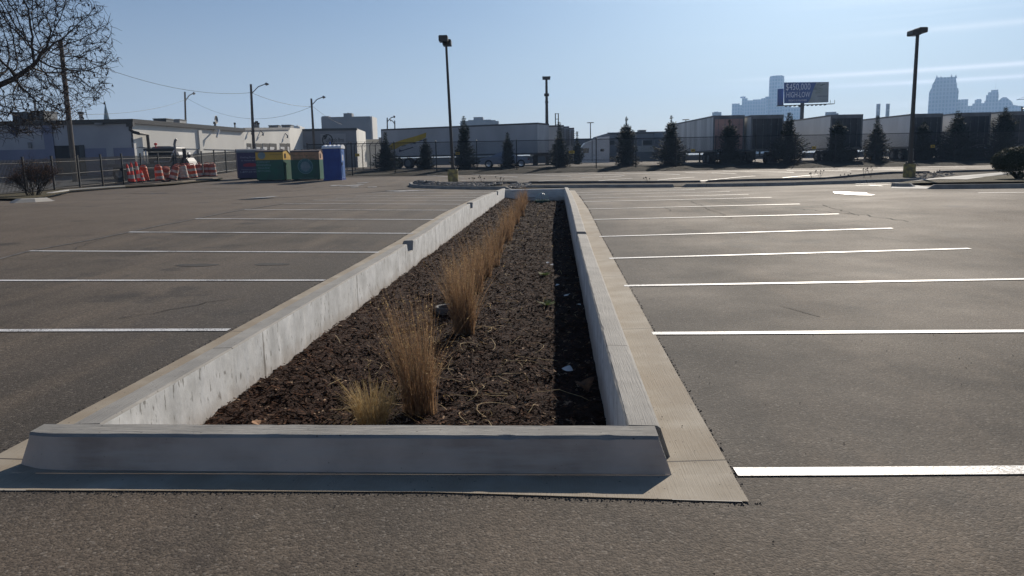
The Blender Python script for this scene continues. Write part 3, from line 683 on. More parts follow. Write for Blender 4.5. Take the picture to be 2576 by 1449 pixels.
curb_sweep(fr3, 'curb', 'near island curb running right toward the right yellow light pole base', taper=(True, False))
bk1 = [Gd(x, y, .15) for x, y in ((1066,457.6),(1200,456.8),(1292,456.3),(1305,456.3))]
curb_sweep(bk1, 'curb', 'dark far island curb behind the river rocks, under the left light pole', taper=(False, True), mt=M['curbshade'])
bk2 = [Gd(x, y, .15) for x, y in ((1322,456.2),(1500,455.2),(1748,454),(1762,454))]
curb_sweep(bk2, 'curb', 'dark far island curb in the middle, ending at the gap right of the planter', mt=M['curbshade'])
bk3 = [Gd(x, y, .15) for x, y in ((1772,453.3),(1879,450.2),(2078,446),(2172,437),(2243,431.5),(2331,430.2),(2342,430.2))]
curb_sweep(bk3, 'curb', 'dark far island curb rising to the right in front of the right light pole base', mt=M['curbshade'])
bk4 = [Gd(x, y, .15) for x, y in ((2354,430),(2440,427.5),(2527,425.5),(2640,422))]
curb_sweep(bk4, 'curb', 'far island curb at the right edge, behind the clipped round shrub', taper=(True, False), mt=M['curbshade'])
# island bed
front = [Gd(*p) for p in ((1034,466),(1120,474),(1300,475),(1500,471),(1700,470),(1860,468.5),(1998,466),(2172,460),(2271,457),(2335,455.5),(2420,448),(2527,440),(2700,430))]
back = [Gd(x, y, .15) for x, y in ((1050,459.5),(1120,457.2),(1300,456.3),(1500,455.3),(1700,454.2),(1860,450.5),(1998,447.8),(2172,437.2),(2271,431),(2335,430.4),(2420,428),(2527,425.7),(2700,421))]
m = MB(); P = []
for i in range(len(front)-1):
    for k in range(6):
        a = front[i].lerp(front[i+1], k/6); b = back[i].lerp(back[i+1], k/6); row = []
        for j in range(9):
            q = a.lerp(b, j/8); dip = math.sin(math.pi*j/8); row.append((q.x, q.y, zg(q.x, q.y)+.03+.035*dip+.05*dip*mnoise.noise(Vector((q.x, q.y, 0)))))
        P.append(row)
m.grid(P); struct(m.obj('island_bed', M['soil'], smooth=True))
def rock_mesh(mb, c, s):
    a = random.random()*6; n = 6; top = []
    for ring, (rr, zz) in enumerate(((.75, -.3), (1, .15), (.7, .6))):
        for k in range(n):
            t = a+2*math.pi*k/n; q = rr*random.uniform(.8, 1.15); top.append((c[0]+s*1.25*q*math.cos(t), c[1]+s*q*math.sin(t), c[2]+s*.7*zz))
    b = len(mb.v); mb.v += top
    for r in range(2):
        for k in range(n): mb.f.append((b+r*n+k, b+r*n+(k+1) % n, b+(r+1)*n+(k+1) % n, b+(r+1)*n+k)); mb.m.append(0)
    mb.f.append(tuple(b+2*n+k for k in range(n))); mb.m.append(0)
m = MB()
def rocks(poly_f, n, smin, smax, up_=.06):
    for i in range(n):
        x, y, hz = poly_f(); rock_mesh(m, (x, y, zg(x, y)+hz), random.uniform(smin, smax))
def rf1():
    u, v = random.random()**1.3, random.random(); a = fr1[3].lerp(fr1[6], u); b = bk1[0].lerp(bk1[2], u); q = a.lerp(b, .12+.7*v); return q.x, q.y, .10+.16*math.sin(math.pi*v)*(1-u)**2+random.random()*.03
def rf2():
    u, v = random.random(), random.random(); a = Gd(1272, 475).lerp(Gd(1330, 474), u); b = Gd(1290, 457, .1).lerp(Gd(1335, 457, .1), u); q = a.lerp(b, v*.9); return q.x, q.y, .05
rocks(rf1, 420, .06, .12); rocks(rf2, 110, .06, .11)
def rf3():
    u, v = random.random(), random.random(); a = Gd(2300, 456).lerp(Gd(2400, 446), u); b = Gd(2300, 432, .1).lerp(Gd(2400, 430, .1), u); q = a.lerp(b, .1+v*.8); return q.x, q.y, .07
rocks(rf3, 60, .05, .10)
tag(m.obj('river_rocks', M['rock']), 'heaped grey river rocks filling the end and gaps of the garden island', 'rocks', kind='stuff')
# small seed-head plants on the island
def tiny_plant(vx, vy, h, seed, label):
    p = Gd(vx, vy, .05); o = thing('coneflower', label, 'plant', (p.x, p.y, zg(p.x, p.y)+.03), YR, 'dead coneflowers standing on the garden island'); random.seed(seed)
    s = MB(); hd = MB()
    for k in range(4):
        a = random.uniform(-.25, .25); b = random.uniform(-.2, .2); hh = h*random.uniform(.6, 1); s.tube([(0, 0, 0), (a*.5, b*.5, hh*.5), (a, b, hh)], .006, 3); hd = MB(); hd.lathe([(.0, hh-.03), (.035, hh-.01), (.03, hh+.02), (0, hh+.04)], 6, (a, b, 0)); hd.obj('seed_head', M['bark'], o)
    s.obj('stem', M['bark'], o)
for i, (a, h, lb) in enumerate(((z4(1470,1040), .4, 'left-hand of the three dead stalks right of the left light pole base'), (z4(1615,1045), .5, 'tallest middle stalk of the three right of the left light pole base'), (z4(1825,1045), .45, 'right-hand of the three dead stalks right of the left light pole base'),
        (z5(1785,1035), .4, 'lone dead stalk on the island straight behind the right stall lines'), (z6(1925,975), .4, 'dead stalk above the island curb below the tall spruces at right'), (z6(2025,975), .45, 'bushier dead stalk near the bend of the far island curb'), (z7(545,960), .55, 'dead stalk on the island left of the right light pole base'), (z7(635,960), .65, 'tallest dead stalk on the island left of the right light pole base'), (z7(300,985), .35, 'short dead stalk where the island begins to widen'), (z7(1430,960), .45, 'dead stalk in the gap right of the right light pole base'))):
    tiny_plant(a[0], a[1], h, i, 'thin '+lb)
random.seed(11)
# right-hand island with walk, lawn and curbs
def flat(name, pix, mt, lift, dz=0):
    mb = MB(); pts = []
    for p in pix: q = Gd(p[0], p[1], dz); pts.append((q.x, q.y, zg(q.x, q.y)+lift))
    mb.face(pts[::-1]); return struct(mb.obj(name, mt))
flat('lawn_strip', [(2245,461.5),(2330,460),(2420,458.5),(2700,455),(2700,428),(2520,438),(2440,447),(2330,452.5),(2290,455)], M['lawn'], .105, .1)
flat('walkway', [z7(1150,1012),z7(1500,985),z7(1850,990),z7(2100,955),z7(2400,925),z7(2800,890),z7(2700,870),z7(2340,896),z7(1800,940),z7(1400,978)], M['walk'], .135, .12)
flat('walkway', [(2242,474.5),(2334,475.6),(2340,471.5),(2300,466),(2245,463)], M['walk'], .012, 0)
curb_sweep([Gd(*p) for p in (z7(885,1082),z7(1000,1086),z7(1175,1086))], 'curb', 'short block of curb left of the ramp at the right-hand island', taper=(False, True), wd=.3)
curb_sweep([Gd(*p) for p in (z7(1350,1110),z7(1600,1108),z7(2100,1104),z7(2576,1098),z7(3000,1090))], 'curb', 'long near curb at the right edge below the clipped round shrub', taper=(True, False))
# left verge and curbs
flat('lawn_strip', [(-30,499),(60,499.5),(118,494),(180,480),(320,469.5),(440,462),(560,450.5),(560,446),(380,462),(170,474),(0,487),(-40,488)], M['lawn'], .10, .1)
curb_sweep([Gd(*p) for p in ((95,497),(113,497),(140,491),(176,484),(240,478.5),(317,473.5))], 'curb', 'pale new concrete curb curving past the bare bush at left', taper=(True, False), mt=M['walk'], wd=.32, group='curbs along the left side of the lot')
curb_sweep([Gd(*p) for p in ((318,473.4),(390,468),(460,461.5),(550,452.8))], 'curb', 'brownish older curb running in front of the orange drums', taper=(False, False), mt=mat('tan_curb', (.22, .175, .13), .85, (.15, .12, .09), 3, coord='Position'), wd=.3, group='curbs along the left side of the lot')
curb_sweep([Gd(*p) for p in ((36,511),(90,508.5),(139,505.5))], 'curb', 'short pale curb piece in front of the bare bush at far left', taper=(True, True), mt=M['walk'], wd=.3, group='curbs along the left side of the lot')
flat('planting_bed', [(36,509),(136,503.5),(100,498),(20,501)], M['soil'], .03, 0)
# soil strip under the chain link fence and yard surfaces
def cf(r, d): q = hr*r+hf*d; return Vector((q.x, q.y, zg(q.x, q.y)))
m = MB(); P = []
for i in range(61):
    r = -16+i*1.0; edge = 56.3+.5*math.sin(r*.35)+ (.6 if r < -8 else 0)
    P.append([(lambda q: (q.x, q.y, q.z+.02+(.16*math.sin(math.pi*j/8)+.06*mnoise.noise(Vector((r*.8, j, 0))))*(1 if 0 < j < 8 else 0)))(cf(r, edge+(65.5-edge)*j/8)) for j in range(9)])
m.grid([list(reversed(r)) for r in P]); struct(m.obj('fence_verge', M['weeds'], smooth=True))
m = MB()
m.grid([[(lambda q: (q.x, q.y, q.z+.07))(cf(r, d)) for r in (-80, -60, -45, -34, -30, -27.2)] for d in [30+k*.75 for k in range(57)]])
struct(m.obj('service_yard', M['lotgrey']))
# ================================================================== PLANTER CONTENTS
def blades(mb, n, h, base, spread, wd, curl=.25, seeds=None, lean=(0, 0), seedn=2):
    for i in range(n):
        a = random.random()*6.283; r = base*math.sqrt(random.random()); x, y = r*math.cos(a), r*math.sin(a)
        hh = h*random.choice((random.uniform(.35, 1.08), random.uniform(.7, 1.02))); sp = spread*random.uniform(.1, 1)*hh/h; da = a+random.uniform(-.9, .9)
        ex, ey = sp*math.cos(da)+lean[0]*hh, sp*math.sin(da)+lean[1]*hh; droop = random.random()**3*curl
        w0 = wd*random.uniform(.6, 1.2); fa = random.random()*3.14; s = Vector((math.cos(fa), math.sin(fa), 0)); L = []
        for k in range(6):
            t = k/5; q = Vector((x+ex*t**1.7, y+ey*t**1.7, hh*(t-droop*t**3)))
            if droop > .12: q += Vector((math.cos(da), math.sin(da), 0))*droop*.5*t**2*hh
            ww = w0*(1-.75*t); L.append((q-s*ww, q+s*ww))
        mb.grid(L)
        if seeds is not None:
            for k in range(seedn):
                t = random.uniform(.55, 1); q = Vector((x+ex*t**1.7, y+ey*t**1.7, hh*(t-droop*t**3))); z = random.uniform(.004, .009); d = Vector((random.uniform(-1, 1), random.uniform(-1, 1), random.uniform(-.3, 1))).normalized()*z*2.2; s2 = s*z*.55
                seeds.face([q-s2, q+d, q+s2])
CL = [(-1.34, 5.32, .36, 'g'), (-1.04, 5.62, .98, 't'), (-1.02, 8.45, 1.0, 't'), (-1.22, 9.55, .92, 't'), (-1.17, 11.1, .95, 't'), (-1.16, 12.6, .9, 't'), (-1.12, 14.2, .95, 't'), (-1.2, 16.1, .85, 't'), (-1.13, 18.2, .9, 't'), (-1.2, 20.6, .85, 't'), (-1.16, 23.2, .85, 't'), (-1.13, 26.2, .9, 't'), (-1.2, 29.6, .9, 't'), (-1.25, 33.4, 1.0, 't')]
ORD = 'first second third fourth fifth sixth seventh eighth ninth tenth eleventh twelfth thirteenth'.split()
for i, (x, y, h, k) in enumerate(CL):
    far = y > 13; n = int((560 if y < 9 else 300) * (1 if not far else .6)); h *= 1 if y < 9 else random.uniform(.78, .95); wd = .0010+.00019*y
    if k == 'g': lb = 'low rounded mound of pale straw grass nearest the front curb'
    else: lb = 'tall tan clump of dried grass, %s of the tall row counted from the front curb' % ORD[i-1]
    o = thing('grass_clump', lb, 'grass clump', (x, y, zm(x, y)-.02), 0, 'dried ornamental grass clumps along the planter')
    mb = MB(); sd = MB()
    if k == 'g':
        blades(mb, 640, .40, .09, .24, .0026, .9); mb.obj('blades', M['straw'], o)
        mb = MB(); blades(mb, 26, .5, .04, .34, .002, .5); mb.obj('stray_blades', M['straw'], o)
    else:
        ln = (-.06+random.uniform(-.05,.05), .03); blades(mb, n//2, h, .115, .19, wd, .12, sd, lean=ln, seedn=4); blades(mb, n//3, h*.72, .13, .20, wd, .35, sd, lean=ln, seedn=4); blades(mb, n//4, h*.9, .10, .50, wd*.9, .5, sd, seedn=3)
        mb.obj('blades', M['drygrass'], o)['kind'] = 'stuff'; sd.obj('seed_heads', M['straw'], o)['kind'] = 'stuff'
# loose straw on the mulch
mb = MB()
def straw(x, y, L, ang, curl, wd=.0028):
    L_ = []; q = Vector((x, y, 0)); a = ang
    for k in range(9):
        z = zm(q.x, q.y)+.018+.035*math.sin(math.pi*k/8)
        s = Vector((-math.sin(a), math.cos(a), .3))*wd; c = Vector((q.x, q.y, z)); L_.append((c-s, c+s)); q = q+Vector((math.cos(a), math.sin(a), 0))*L/8; a += curl/8
    mb.grid(L_)
for i in range(110):
    y = 4.2*math.exp(random.random()*math.log(7)); c = random.choice(CL); x = max(XL(y)+.1, min(XR(y)-.1, random.gauss(-1.0, .55)))
    straw(x, y, random.uniform(.08, .4), random.random()*6.28, random.uniform(-3.2, 3.2), .0016+.0002*y)
for x, y, L, a, c in ((-1.75, 5.6, .75, .35, .2), (-1.6, 5.2, .5, .5, .1), (-.7, 6.1, .35, .3, 3), (-.5, 6.6, .4, 1, -3), (-.55, 7.0, .3, 0, 4), (-.3, 6.9, .3, 2, 3), (-1.75, 6.8, .35, 1.2, 1.5), (-.2, 6.2, .55, -.6, .1), (-1.5, 7.4, .3, 1.6, 1.6), (-1.3, 7.0, .3, 1.4, -2))+tuple((random.gauss(-1.0, .5), random.uniform(4.6, 9.5), random.uniform(.15, .6), random.random()*6.3, random.gauss(0, 1.6)) for _ in range(46)): straw(x, y, L, a, c)
tag(mb.obj('loose_straw', M['straw']), 'pale curled straw stems strewn over the mulch', 'straw', kind='stuff')
# fallen leaves / litter, each its own
def leafobj(name, label, cat, x, y, s, mt, grp=None, rz=0, tilt=.3, zz=None):
    mb = MB(); P = []
    out = [(0, 0), (.35, .22), (.6, .5), (.5, .75), (.28, 1.0), (0, 1.25), (-.28, 1.0), (-.5, .75), (-.55, .5), (-.35, .22)]
    for i in range(10):
        a, b = out[i]; c, d = out[(i+1) % 10]; mb.face([(0, s*.6, .1*s), (a*s, b*s, tilt*s*abs(a)), (c*s, d*s, tilt*s*abs(c))])
    o = mb.obj(name, mt); o.location = (x, y, (zm(x, y) if zz is None else zz)+.03); o.rotation_euler = (random.uniform(-.3, .3), random.uniform(-.3, .3), rz); tag(o, label, cat, grp)
gl = 'fallen leaves and scraps in the planter'
leafobj('dead_leaf', 'large curled brown leaf leaning on the shaded right wall', 'leaf', .27, 6.15, .15, M['deadleaf'], gl, .3, .9)
leafobj('dead_leaf', 'tan leaf on the mulch at the near left corner', 'leaf', -2.05, 5.0, .06, mat('tan_leaf', (.38, .20, .10), .8), gl, 1)
leafobj('paper_scrap', 'torn white paper scrap lying in the shade by the right wall', 'litter', .16, 6.75, .085, M['whiteplastic'], gl, 1.3)
for i, (vx, vy) in enumerate(((1378, 661), (1392, 667), (1408, 716), (1431, 741), (1450, 765), (1418, 748))):
    p = onz = EYE + ray(vx, vy)*((-.36-H)/ray(vx, vy).z)
    leafobj('paper_scrap', ['pair of pale scraps farthest up the planter, left one', 'pale scrap just right of the farthest one', 'small white scrap at the edge of the wall shadow', 'white scrap lying inside the wall shadow', 'scrap in the shadow closest to the right wall', 'scrap between the green weeds and the wall shadow'][i], 'litter', p.x, p.y, .06, M['whiteplastic'], gl, i)
for j, (vx, vy, lb) in enumerate(((1372, 690, 'small green weed on the mulch in mid planter'), (1375, 765, 'sparser green weed nearer the camera, beside the wall shadow'))):
    p = EYE + ray(vx, vy)*((-.36-H)/ray(vx, vy).z); mb = MB()
    for k in range(34):
        a = random.random()*6.28; L = random.uniform(.03, .16); d = Vector((math.cos(a)*L, math.sin(a)*L, random.uniform(.02, .07))); s = Vector((-d.y, d.x, 0))*.16
        mb.face([(0, 0, 0), tuple(d*.6+s), tuple(d), tuple(d*.6-s)])
    o = mb.obj('weed', M['greenleaf']); o.location = (p.x, p.y, zm(p.x, p.y)+.01); tag(o, lb, 'weed', 'green weeds in the planter')
# pale ring (buried pipe rim)
mb = MB(); P = []
for k in range(33):
    t = 2*math.pi*k/32; c, s = math.cos(t), math.sin(t); P.append([(r*c, r*s*1, z) for r, z in ((.185, -.06), (.19, .03), (.175, .038), (.15, .03), (.148, -.06))])
mb.grid(P); o = mb.obj('pipe_rim', mat('pipe_plastic', (.13, .125, .12), .8)); o.location = (-1.36, 9.75, zm(-1.36, 9.75)+.03); tag(o, 'pale round pipe rim half sunk in the mulch behind the grass', 'pipe rim')
# domed drain
dx, dy = -.52, 34.6; o = thing('domed_drain', 'green domed drain grate on a collar at the far end of the planter', 'drain', (dx, dy, zm(dx, dy)-.02))
o.scale = (.8, .8, .8)
mb = MB(); mb.lathe([(.0, .0), (.38, 0), (.38, .14), (.42, .14), (.42, .18), (.33, .18), (.33, .02)], 24); mb.obj('collar', M['plasticgreen'], o)
mb = MB()
for k in range(14):
    a = math.pi*2*k/14; mb.tube([(.36*math.cos(t)*math.cos(a), .36*math.cos(t)*math.sin(a), .18+.40*math.sin(t)) for t in [i*math.pi/2/7 for i in range(8)]], .013, 4)
mb.lathe([(.09, .56), (.09, .585), (0, .59)], 12); mb.obj('grate', mat('grate_green', (.42, .50, .47), .4), o)
# ================================================================== LOT LIGHTS
def lot_light(vx, D, label, top_vy, heads, ped_top_r=.30, lean=0.0, base_dz=0, ped_h=.76, flare=.0):
    p = gp(vx, D); o = thing('light_pole', label, 'light pole', p, YR, 'square lot lights on yellow concrete bases')
    m = MB(); r = ped_top_r; m.lathe([(r*1.02, -.1), (r*1.02, .02), (r, .05), (r*.985, ped_h-.04), (r*.93, ped_h), (0, ped_h)], 24); m.obj('pedestal', M['pedestal'], o)
    h = ztop(vx-2, top_vy, D)-p.z
    m = MB(); m.box((-.16, -.16, ped_h), (.16, .16, ped_h+.09)); m.obj('base_cover', M['dark'], o)
    m = MB(); a = .085; b = .06
    m.prism([(-a, -a), (a, -a), (a, a), (-a, a)], ped_h+.09, h); 
    L = lean*h
    for i, v in enumerate(m.v):
        k = 1 if v[2] < 3 else b/a; m.v[i] = (v[0]*k+lean*(v[2]-ped_h if v[2] > 3 else 0), v[1]*k, v[2])
    m.obj('pole', M['dark'], o)
    for (hx, hy, hz, wx, wy, wz, rz) in heads:
        m = MB(); q = .04; m.slaby([(-wx/2, -wz/2+q), (-wx/2+q*.5, -wz/2), (wx/2-q*.5, -wz/2), (wx/2, -wz/2+q), (wx/2, wz/2-q), (wx/2-q, wz/2), (-wx/2+q, wz/2), (-wx/2, wz/2-q)], -wy/2, wy/2)
        m.v = [(c*math.cos(rz)-s*math.sin(rz)+hx+L, c*math.sin(rz)+s*math.cos(rz)+hy, z+hz+h) for c, s, z in m.v]
        hd = m.obj('lamp_head', M['dark'], o)
        m = MB(); m.box((-wx/2+.06, -wy/2+.06, -wz/2-.012), (wx/2-.06, wy/2-.06, -wz/2-.002)); m.v = [(c*math.cos(rz)-s*math.sin(rz)+hx+L, c*math.sin(rz)+s*math.cos(rz)+hy, z+hz+h) for c, s, z in m.v]
        m.obj('lens', M['glass'], hd)
    m = MB(); m.tube([(-.25+L, -.3, h-.02), (L, 0, h-.08), (.25+L, .35, h-.10)], .045, 6); m.obj('arm', M['dark'], o)
    m = MB(); m.tube([(.13, -.05, ped_h+.1), (.13, -.05, ped_h+.55), (.09, 0, ped_h+.8)], .012, 5); m.box((.12, -.14, ped_h-.02), (.17, -.09, ped_h+.14)); m.obj('conduit', M['galv'], o)
lot_light(1140, 44.6, 'taller-looking left light pole with twin dark heads rising behind the planter end', 100, ((-.09, -.35, .0, .50, .62, .32, 0), (.055, .30, -.12, .48, .62, .32, 0)), lean=-.022)
lot_light(2286.5, 41.0, 'right light pole with two box heads in line, near the downtown towers', 80, ((-.24, -.12, -.08, .44, .60, .26, 0), (.22, .14, .07, .44, .60, .26, 0)), ped_top_r=.305, lean=-.004)
# tall yard mast behind the white trailer
p = gp(1377, 92); o = thing('light_mast', 'slim tall floodlight mast rising behind the white semi-trailer', 'light mast', p, YR)
h = ztop(1377, 193, 92)-p.z; m = MB(); m.tube([(0, 0, 0), (0, 0, h)], [.24, .13], 8); m.obj('pole', M['dark'], o)
m = MB()
for a in (-.3, 0, .3): m.box((a-.16, -.25, h-.35), (a+.13, .05, h+.02))
m.box((-.5, -.04, h-.06), (.5, .04, h)); m.obj('floodlights', M['dark'], o)
m = MB(); m.box((-.28, -.15, h-2.2), (.28, .15, h-1.9)); m.obj('junction_box', M['dark'], o); m = MB(); m.box((-.18, -.12, h-3.0), (.18, .12, h-2.75)); m.obj('junction_box', M['dark'], o)
# ================================================================== STREET LIGHTS / UTILITY POLES
def street_pole(vx, vtop, D, arm, label, vxb, lumtop, grp='cobra-head street lights', r=.14, col_=None):
    pb = gp(vxb, D); pt = at(vx, vtop, D); o = thing('street_light', label, 'street light', pb, YR, grp)
    d = pt-pb; lx, ly, lz = d.dot(hr), d.dot(hf), d.z
    m = MB(); m.tube([(0, 0, 0), (lx, ly, lz)], [r*1.25, r*.8], 8); m.obj('pole', M['poleWood'], o)
    aw = arm*D/F; m = MB(); s = 1 if arm > 0 else -1
    zz = lz + lumtop*D/F
    m.tube([(lx, ly, zz-.9), (lx+aw*.4, ly, zz-.25), (lx+aw*.8, ly, zz)], .035*D/60, 5); m.obj('arm', M['galv'], o)
    m = MB(); m.tube([(lx+aw*.78, ly, zz), (lx+aw*.85, ly, zz), (lx+aw, ly, zz-.03)], [.05*D/60, .13*D/60, .04*D/60], 6); m.obj('lamp_head', M['hvac'], o)
street_pole(631, 212, 78, 44, 'tallest street light on a wooden pole, in front of the cream wall', 641, 0)
street_pole(465, 231, 105, 25, 'leftmost small street light rising above the cream building roof', 470, -4)
street_pole(783, 248, 92, 35, 'street light on a wooden pole left of the dark gable wall', 794, 3)
street_pole(974, 296, 150, 20, 'tall one of the two small street lights above the semi-trailer, arm to the right', 976, 2)
street_pole(993, 303, 165, -12, 'short one of the two small street lights above the semi-trailer, arm to the left', 994, 1)
street_pole(2571, 268, 120, 40, 'street light partly hidden behind the rightmost trailer', 2571, 6)
# leaning wooden pole with vine, far left
pb = gp(190, 55); pt = at(152, 100, 55); d = pt-pb
o = thing('utility_pole', 'leaning wooden utility pole with dead vine, in front of the blue-grey wall', 'utility pole', pb, YR)
m = MB(); m.tube([(0, 0, -.2), (d.dot(hr)*.5, d.dot(hf)*.5, d.z*.5), (d.dot(hr), d.dot(hf), d.z)], [.19, .165, .13], 10); m.obj('pole', M['poleWood'], o)
m = MB()
for i in range(900):
    t = random.choice((random.gauss(.52, .045), random.gauss(.93, .04), random.uniform(.45, .97))); t = min(.98, max(.4, t)); sp = .32 if abs(t-.52) < .1 or t > .88 else .14
    c = Vector((d.dot(hr)*t+random.gauss(0, sp), d.dot(hf)*t+random.gauss(0, sp), d.z*t+random.gauss(0, .1))); s = random.uniform(.03, .07)
    a = Vector((random.uniform(-1, 1), random.uniform(-1, 1), random.uniform(-1, 1))).normalized()*s; b = Vector((random.uniform(-1, 1), random.uniform(-1, 1), random.uniform(-1, 1))).normalized()*s
    m.face([c-a, c+b, c+a])
m.obj('vine', M['deadleaf'], o)
# wires
def wire(name, pts, label, sag=0, r=.012):
    m = MB(); P = []
    for (a, b) in zip(pts[:-1], pts[1:]):
        for k in range(14):
            t = k/14; q = a.lerp(b, t); q.z -= sag*4*t*(1-t); P.append(q)
    P.append(pts[-1]); m.tube(P, r, 4); tag(m.obj(name, M['wire']), label, 'wire', 'overhead wires on the left')
wire('overhead_wire', [at(152, 128, 55), at(632, 233, 78)], 'upper overhead wire from the leaning pole to the tallest street light', 1.0, .016)
wire('overhead_wire', [at(632, 233, 78), at(784, 268, 92)], 'overhead wire between the tallest street light and the next pole right', .35, .018)
wire('overhead_wire', [at(200, 288, 60), at(468, 250, 105)], 'low faint wire from behind the tree to the leftmost street light', .5, .014)
wire('overhead_wire', [at(470, 247, 105), at(784, 268, 92)], 'sagging wire between the leftmost street light and the pole by the gable wall', 2.0, .016)
wire('overhead_wire', [at(787, 268, 92), at(860, 313, 100)], 'short wire dropping right toward the concrete block building', .2, .016)
# ================================================================== TREES
def tree_mesh(start, trunk_pts, attract, step, infl, kill, iters, seed):
    random.seed(seed); nodes = [Vector(p) for p in trunk_pts]; par = [-1]+list(range(len(nodes)-1)); att = list(attract); nk = {}
    for it in range(iters):
        kd = kdtree.KDTree(len(nodes))
        for i, p in enumerate(nodes): kd.insert(p, i)
        kd.balance(); pull = {}
        keep = []
        for a in att:
            c, i, dd = kd.find(a)
            if dd < kill: continue
            keep.append(a)
            if dd < infl: pull.setdefault(i, Vector()); pull[i] += (a-c).normalized()
        att = keep
        if not pull: break
        for i, v in pull.items():
            nk[i] = nk.get(i, 0)+1
            if nk[i] > 3: continue
            v = v.normalized()+Vector((random.gauss(0, .13), random.gauss(0, .13), random.gauss(0, .13)-.02)); v.normalize(); nodes.append(nodes[i]+v*step); par.append(i)
    return nodes, par
def bare_tree():
    D = 30; c = at(-45, 105, D)  # crown centre, mostly left of the frame
    base = gp(-190, D); random.seed(21); att = []
    R1, R2, R3 = 320*D/F, 3.2, 222*D/F
    while len(att) < 4200:
        v = Vector((random.uniform(-1, 1), random.uniform(-1, 1), random.uniform(-1.35, 1)))
        rr = math.sqrt(v.x**2+v.y**2+v.z**2*(1 if v.z > 0 else .8))
        if rr > 1 or (rr < .3 and random.random() < .5): continue
        q = c+hr*v.x*R1+hf*v.y*R2+Vector((0, 0, v.z*R3))
        if q.z < zg(q.x, q.y)+2.3: continue
        att.append(q)
    fork = at(-170, 330, D)
    tp = [base, base.lerp(fork, .5)+Vector((.1, 0, 0)), fork, at(-130, 300, D), at(-95, 270, D), at(-50, 250, D), at(-5, 215, D), at(40, 195, D), at(80, 168, D)]
    tp2 = [at(-60, 300, D-.5), at(0, 290, D-.5), at(60, 278, D-.5), at(120, 290, D-.5)]
    nodes, par = tree_mesh(None, tp, att, .22, 2.4, .25, 80, 5)
    kids = {}
    for i, p in enumerate(par): kids.setdefault(p, []).append(i)
    rad = [0]*len(nodes)
    for i in reversed(range(len(nodes))):
        s = sum(rad[k]**2.5 for k in kids.get(i, [])); rad[i] = max(.007, s**(1/2.5)) if s else .008
    k0 = .21/rad[0] if rad[0] > .21 else 1
    rad = [max(.0085, r*k0) for r in rad]
    o = thing('bare_tree', 'bare dark tree overhanging the top left corner with hanging seed pods', 'tree', base)
    T, Lm, Fo = MB(), MB(), MB()
    for i, p in enumerate(par):
        if p < 0: continue
        a, b = nodes[p]-base, nodes[i]-base; (T if i < 4 else Lm).tube([a, b], [min(rad[p], rad[i]*1.3), rad[i]], 5 if rad[i] > .02 else 4, cap=False)
    for i in range(len(nodes)):
        if rad[i] < .018 and random.random() < .95:
            q = nodes[i]-base
            for _ in range(random.choice((2, 3, 3))):
                d = Vector((random.uniform(-1, 1), random.uniform(-1, 1), random.uniform(-.9, .8))).normalized()*random.uniform(.18, .42); m_ = q+d*.5+Vector((random.gauss(0, .03), 0, random.gauss(0, .03)))
                Lm.tube([q, m_, q+d], [.0085, .007, .0055], 3, cap=False)
                if random.random() < .07:
                    e = q+d
                    for __ in range(random.choice((2, 3, 4))):
                        f = Vector((random.uniform(-.06, .06), random.uniform(-.06, .06), random.uniform(-.17, -.07))); w_ = Vector((random.uniform(-.03, .03), random.uniform(-.03, .03), 0)); Fo.face([e, e+f*.5+w_, e+f, e+f*.5-w_])
    T.obj('trunk', M['bark'], o, True); Lm.obj('crown', M['bark'], o); Fo.obj('seed_pods', mat('dark_pods', (.03, .018, .012), .8), o)['kind'] = 'stuff'
    random.seed(3)
bare_tree()
def bush(vx, D, h, r, label):
    b = gp(vx, D); o = thing('bare_bush', label, 'bush', b); m = MB(); f = MB()
    def grow(p, d, L, rad, dep):
        q = p+d*L; mid = p+d*L*.5+Vector((random.gauss(0, .02), random.gauss(0, .02), 0)); m.tube([p, mid, q], [rad, rad*.85, rad*.7], 3, cap=False)
        if dep == 0:
            for _ in range(2):
                a = Vector((random.gauss(0, 1), random.gauss(0, 1), random.gauss(0, 1))).normalized()*.03; f.face([q, q+a, q+a.cross(Vector((0, 0, 1)))])
            return
        for _ in range(random.choice((2, 3, 3))):
            e = (d+Vector((random.gauss(0, .42), random.gauss(0, .42), random.gauss(.12, .3)))).normalized(); grow(q, e, L*random.uniform(.65, .95), rad*.68, dep-1)
    for i in range(24):
        a = random.random()*6.28; rr = r*random.uniform(.3, 1.3); grow(Vector((math.cos(a)*.15, math.sin(a)*.15, 0)), Vector((math.cos(a)*rr, math.sin(a)*rr, random.uniform(.8, 1.3))).normalized(), h*random.uniform(.18, .29), .018, 5)
    m.obj('stems', M['bark'], o); f.obj('leaves', M['deadleaf'], o)
bush(84, 36, 1.75, .55, 'round leafless bush by the pale curb at the left, before the picket fence')
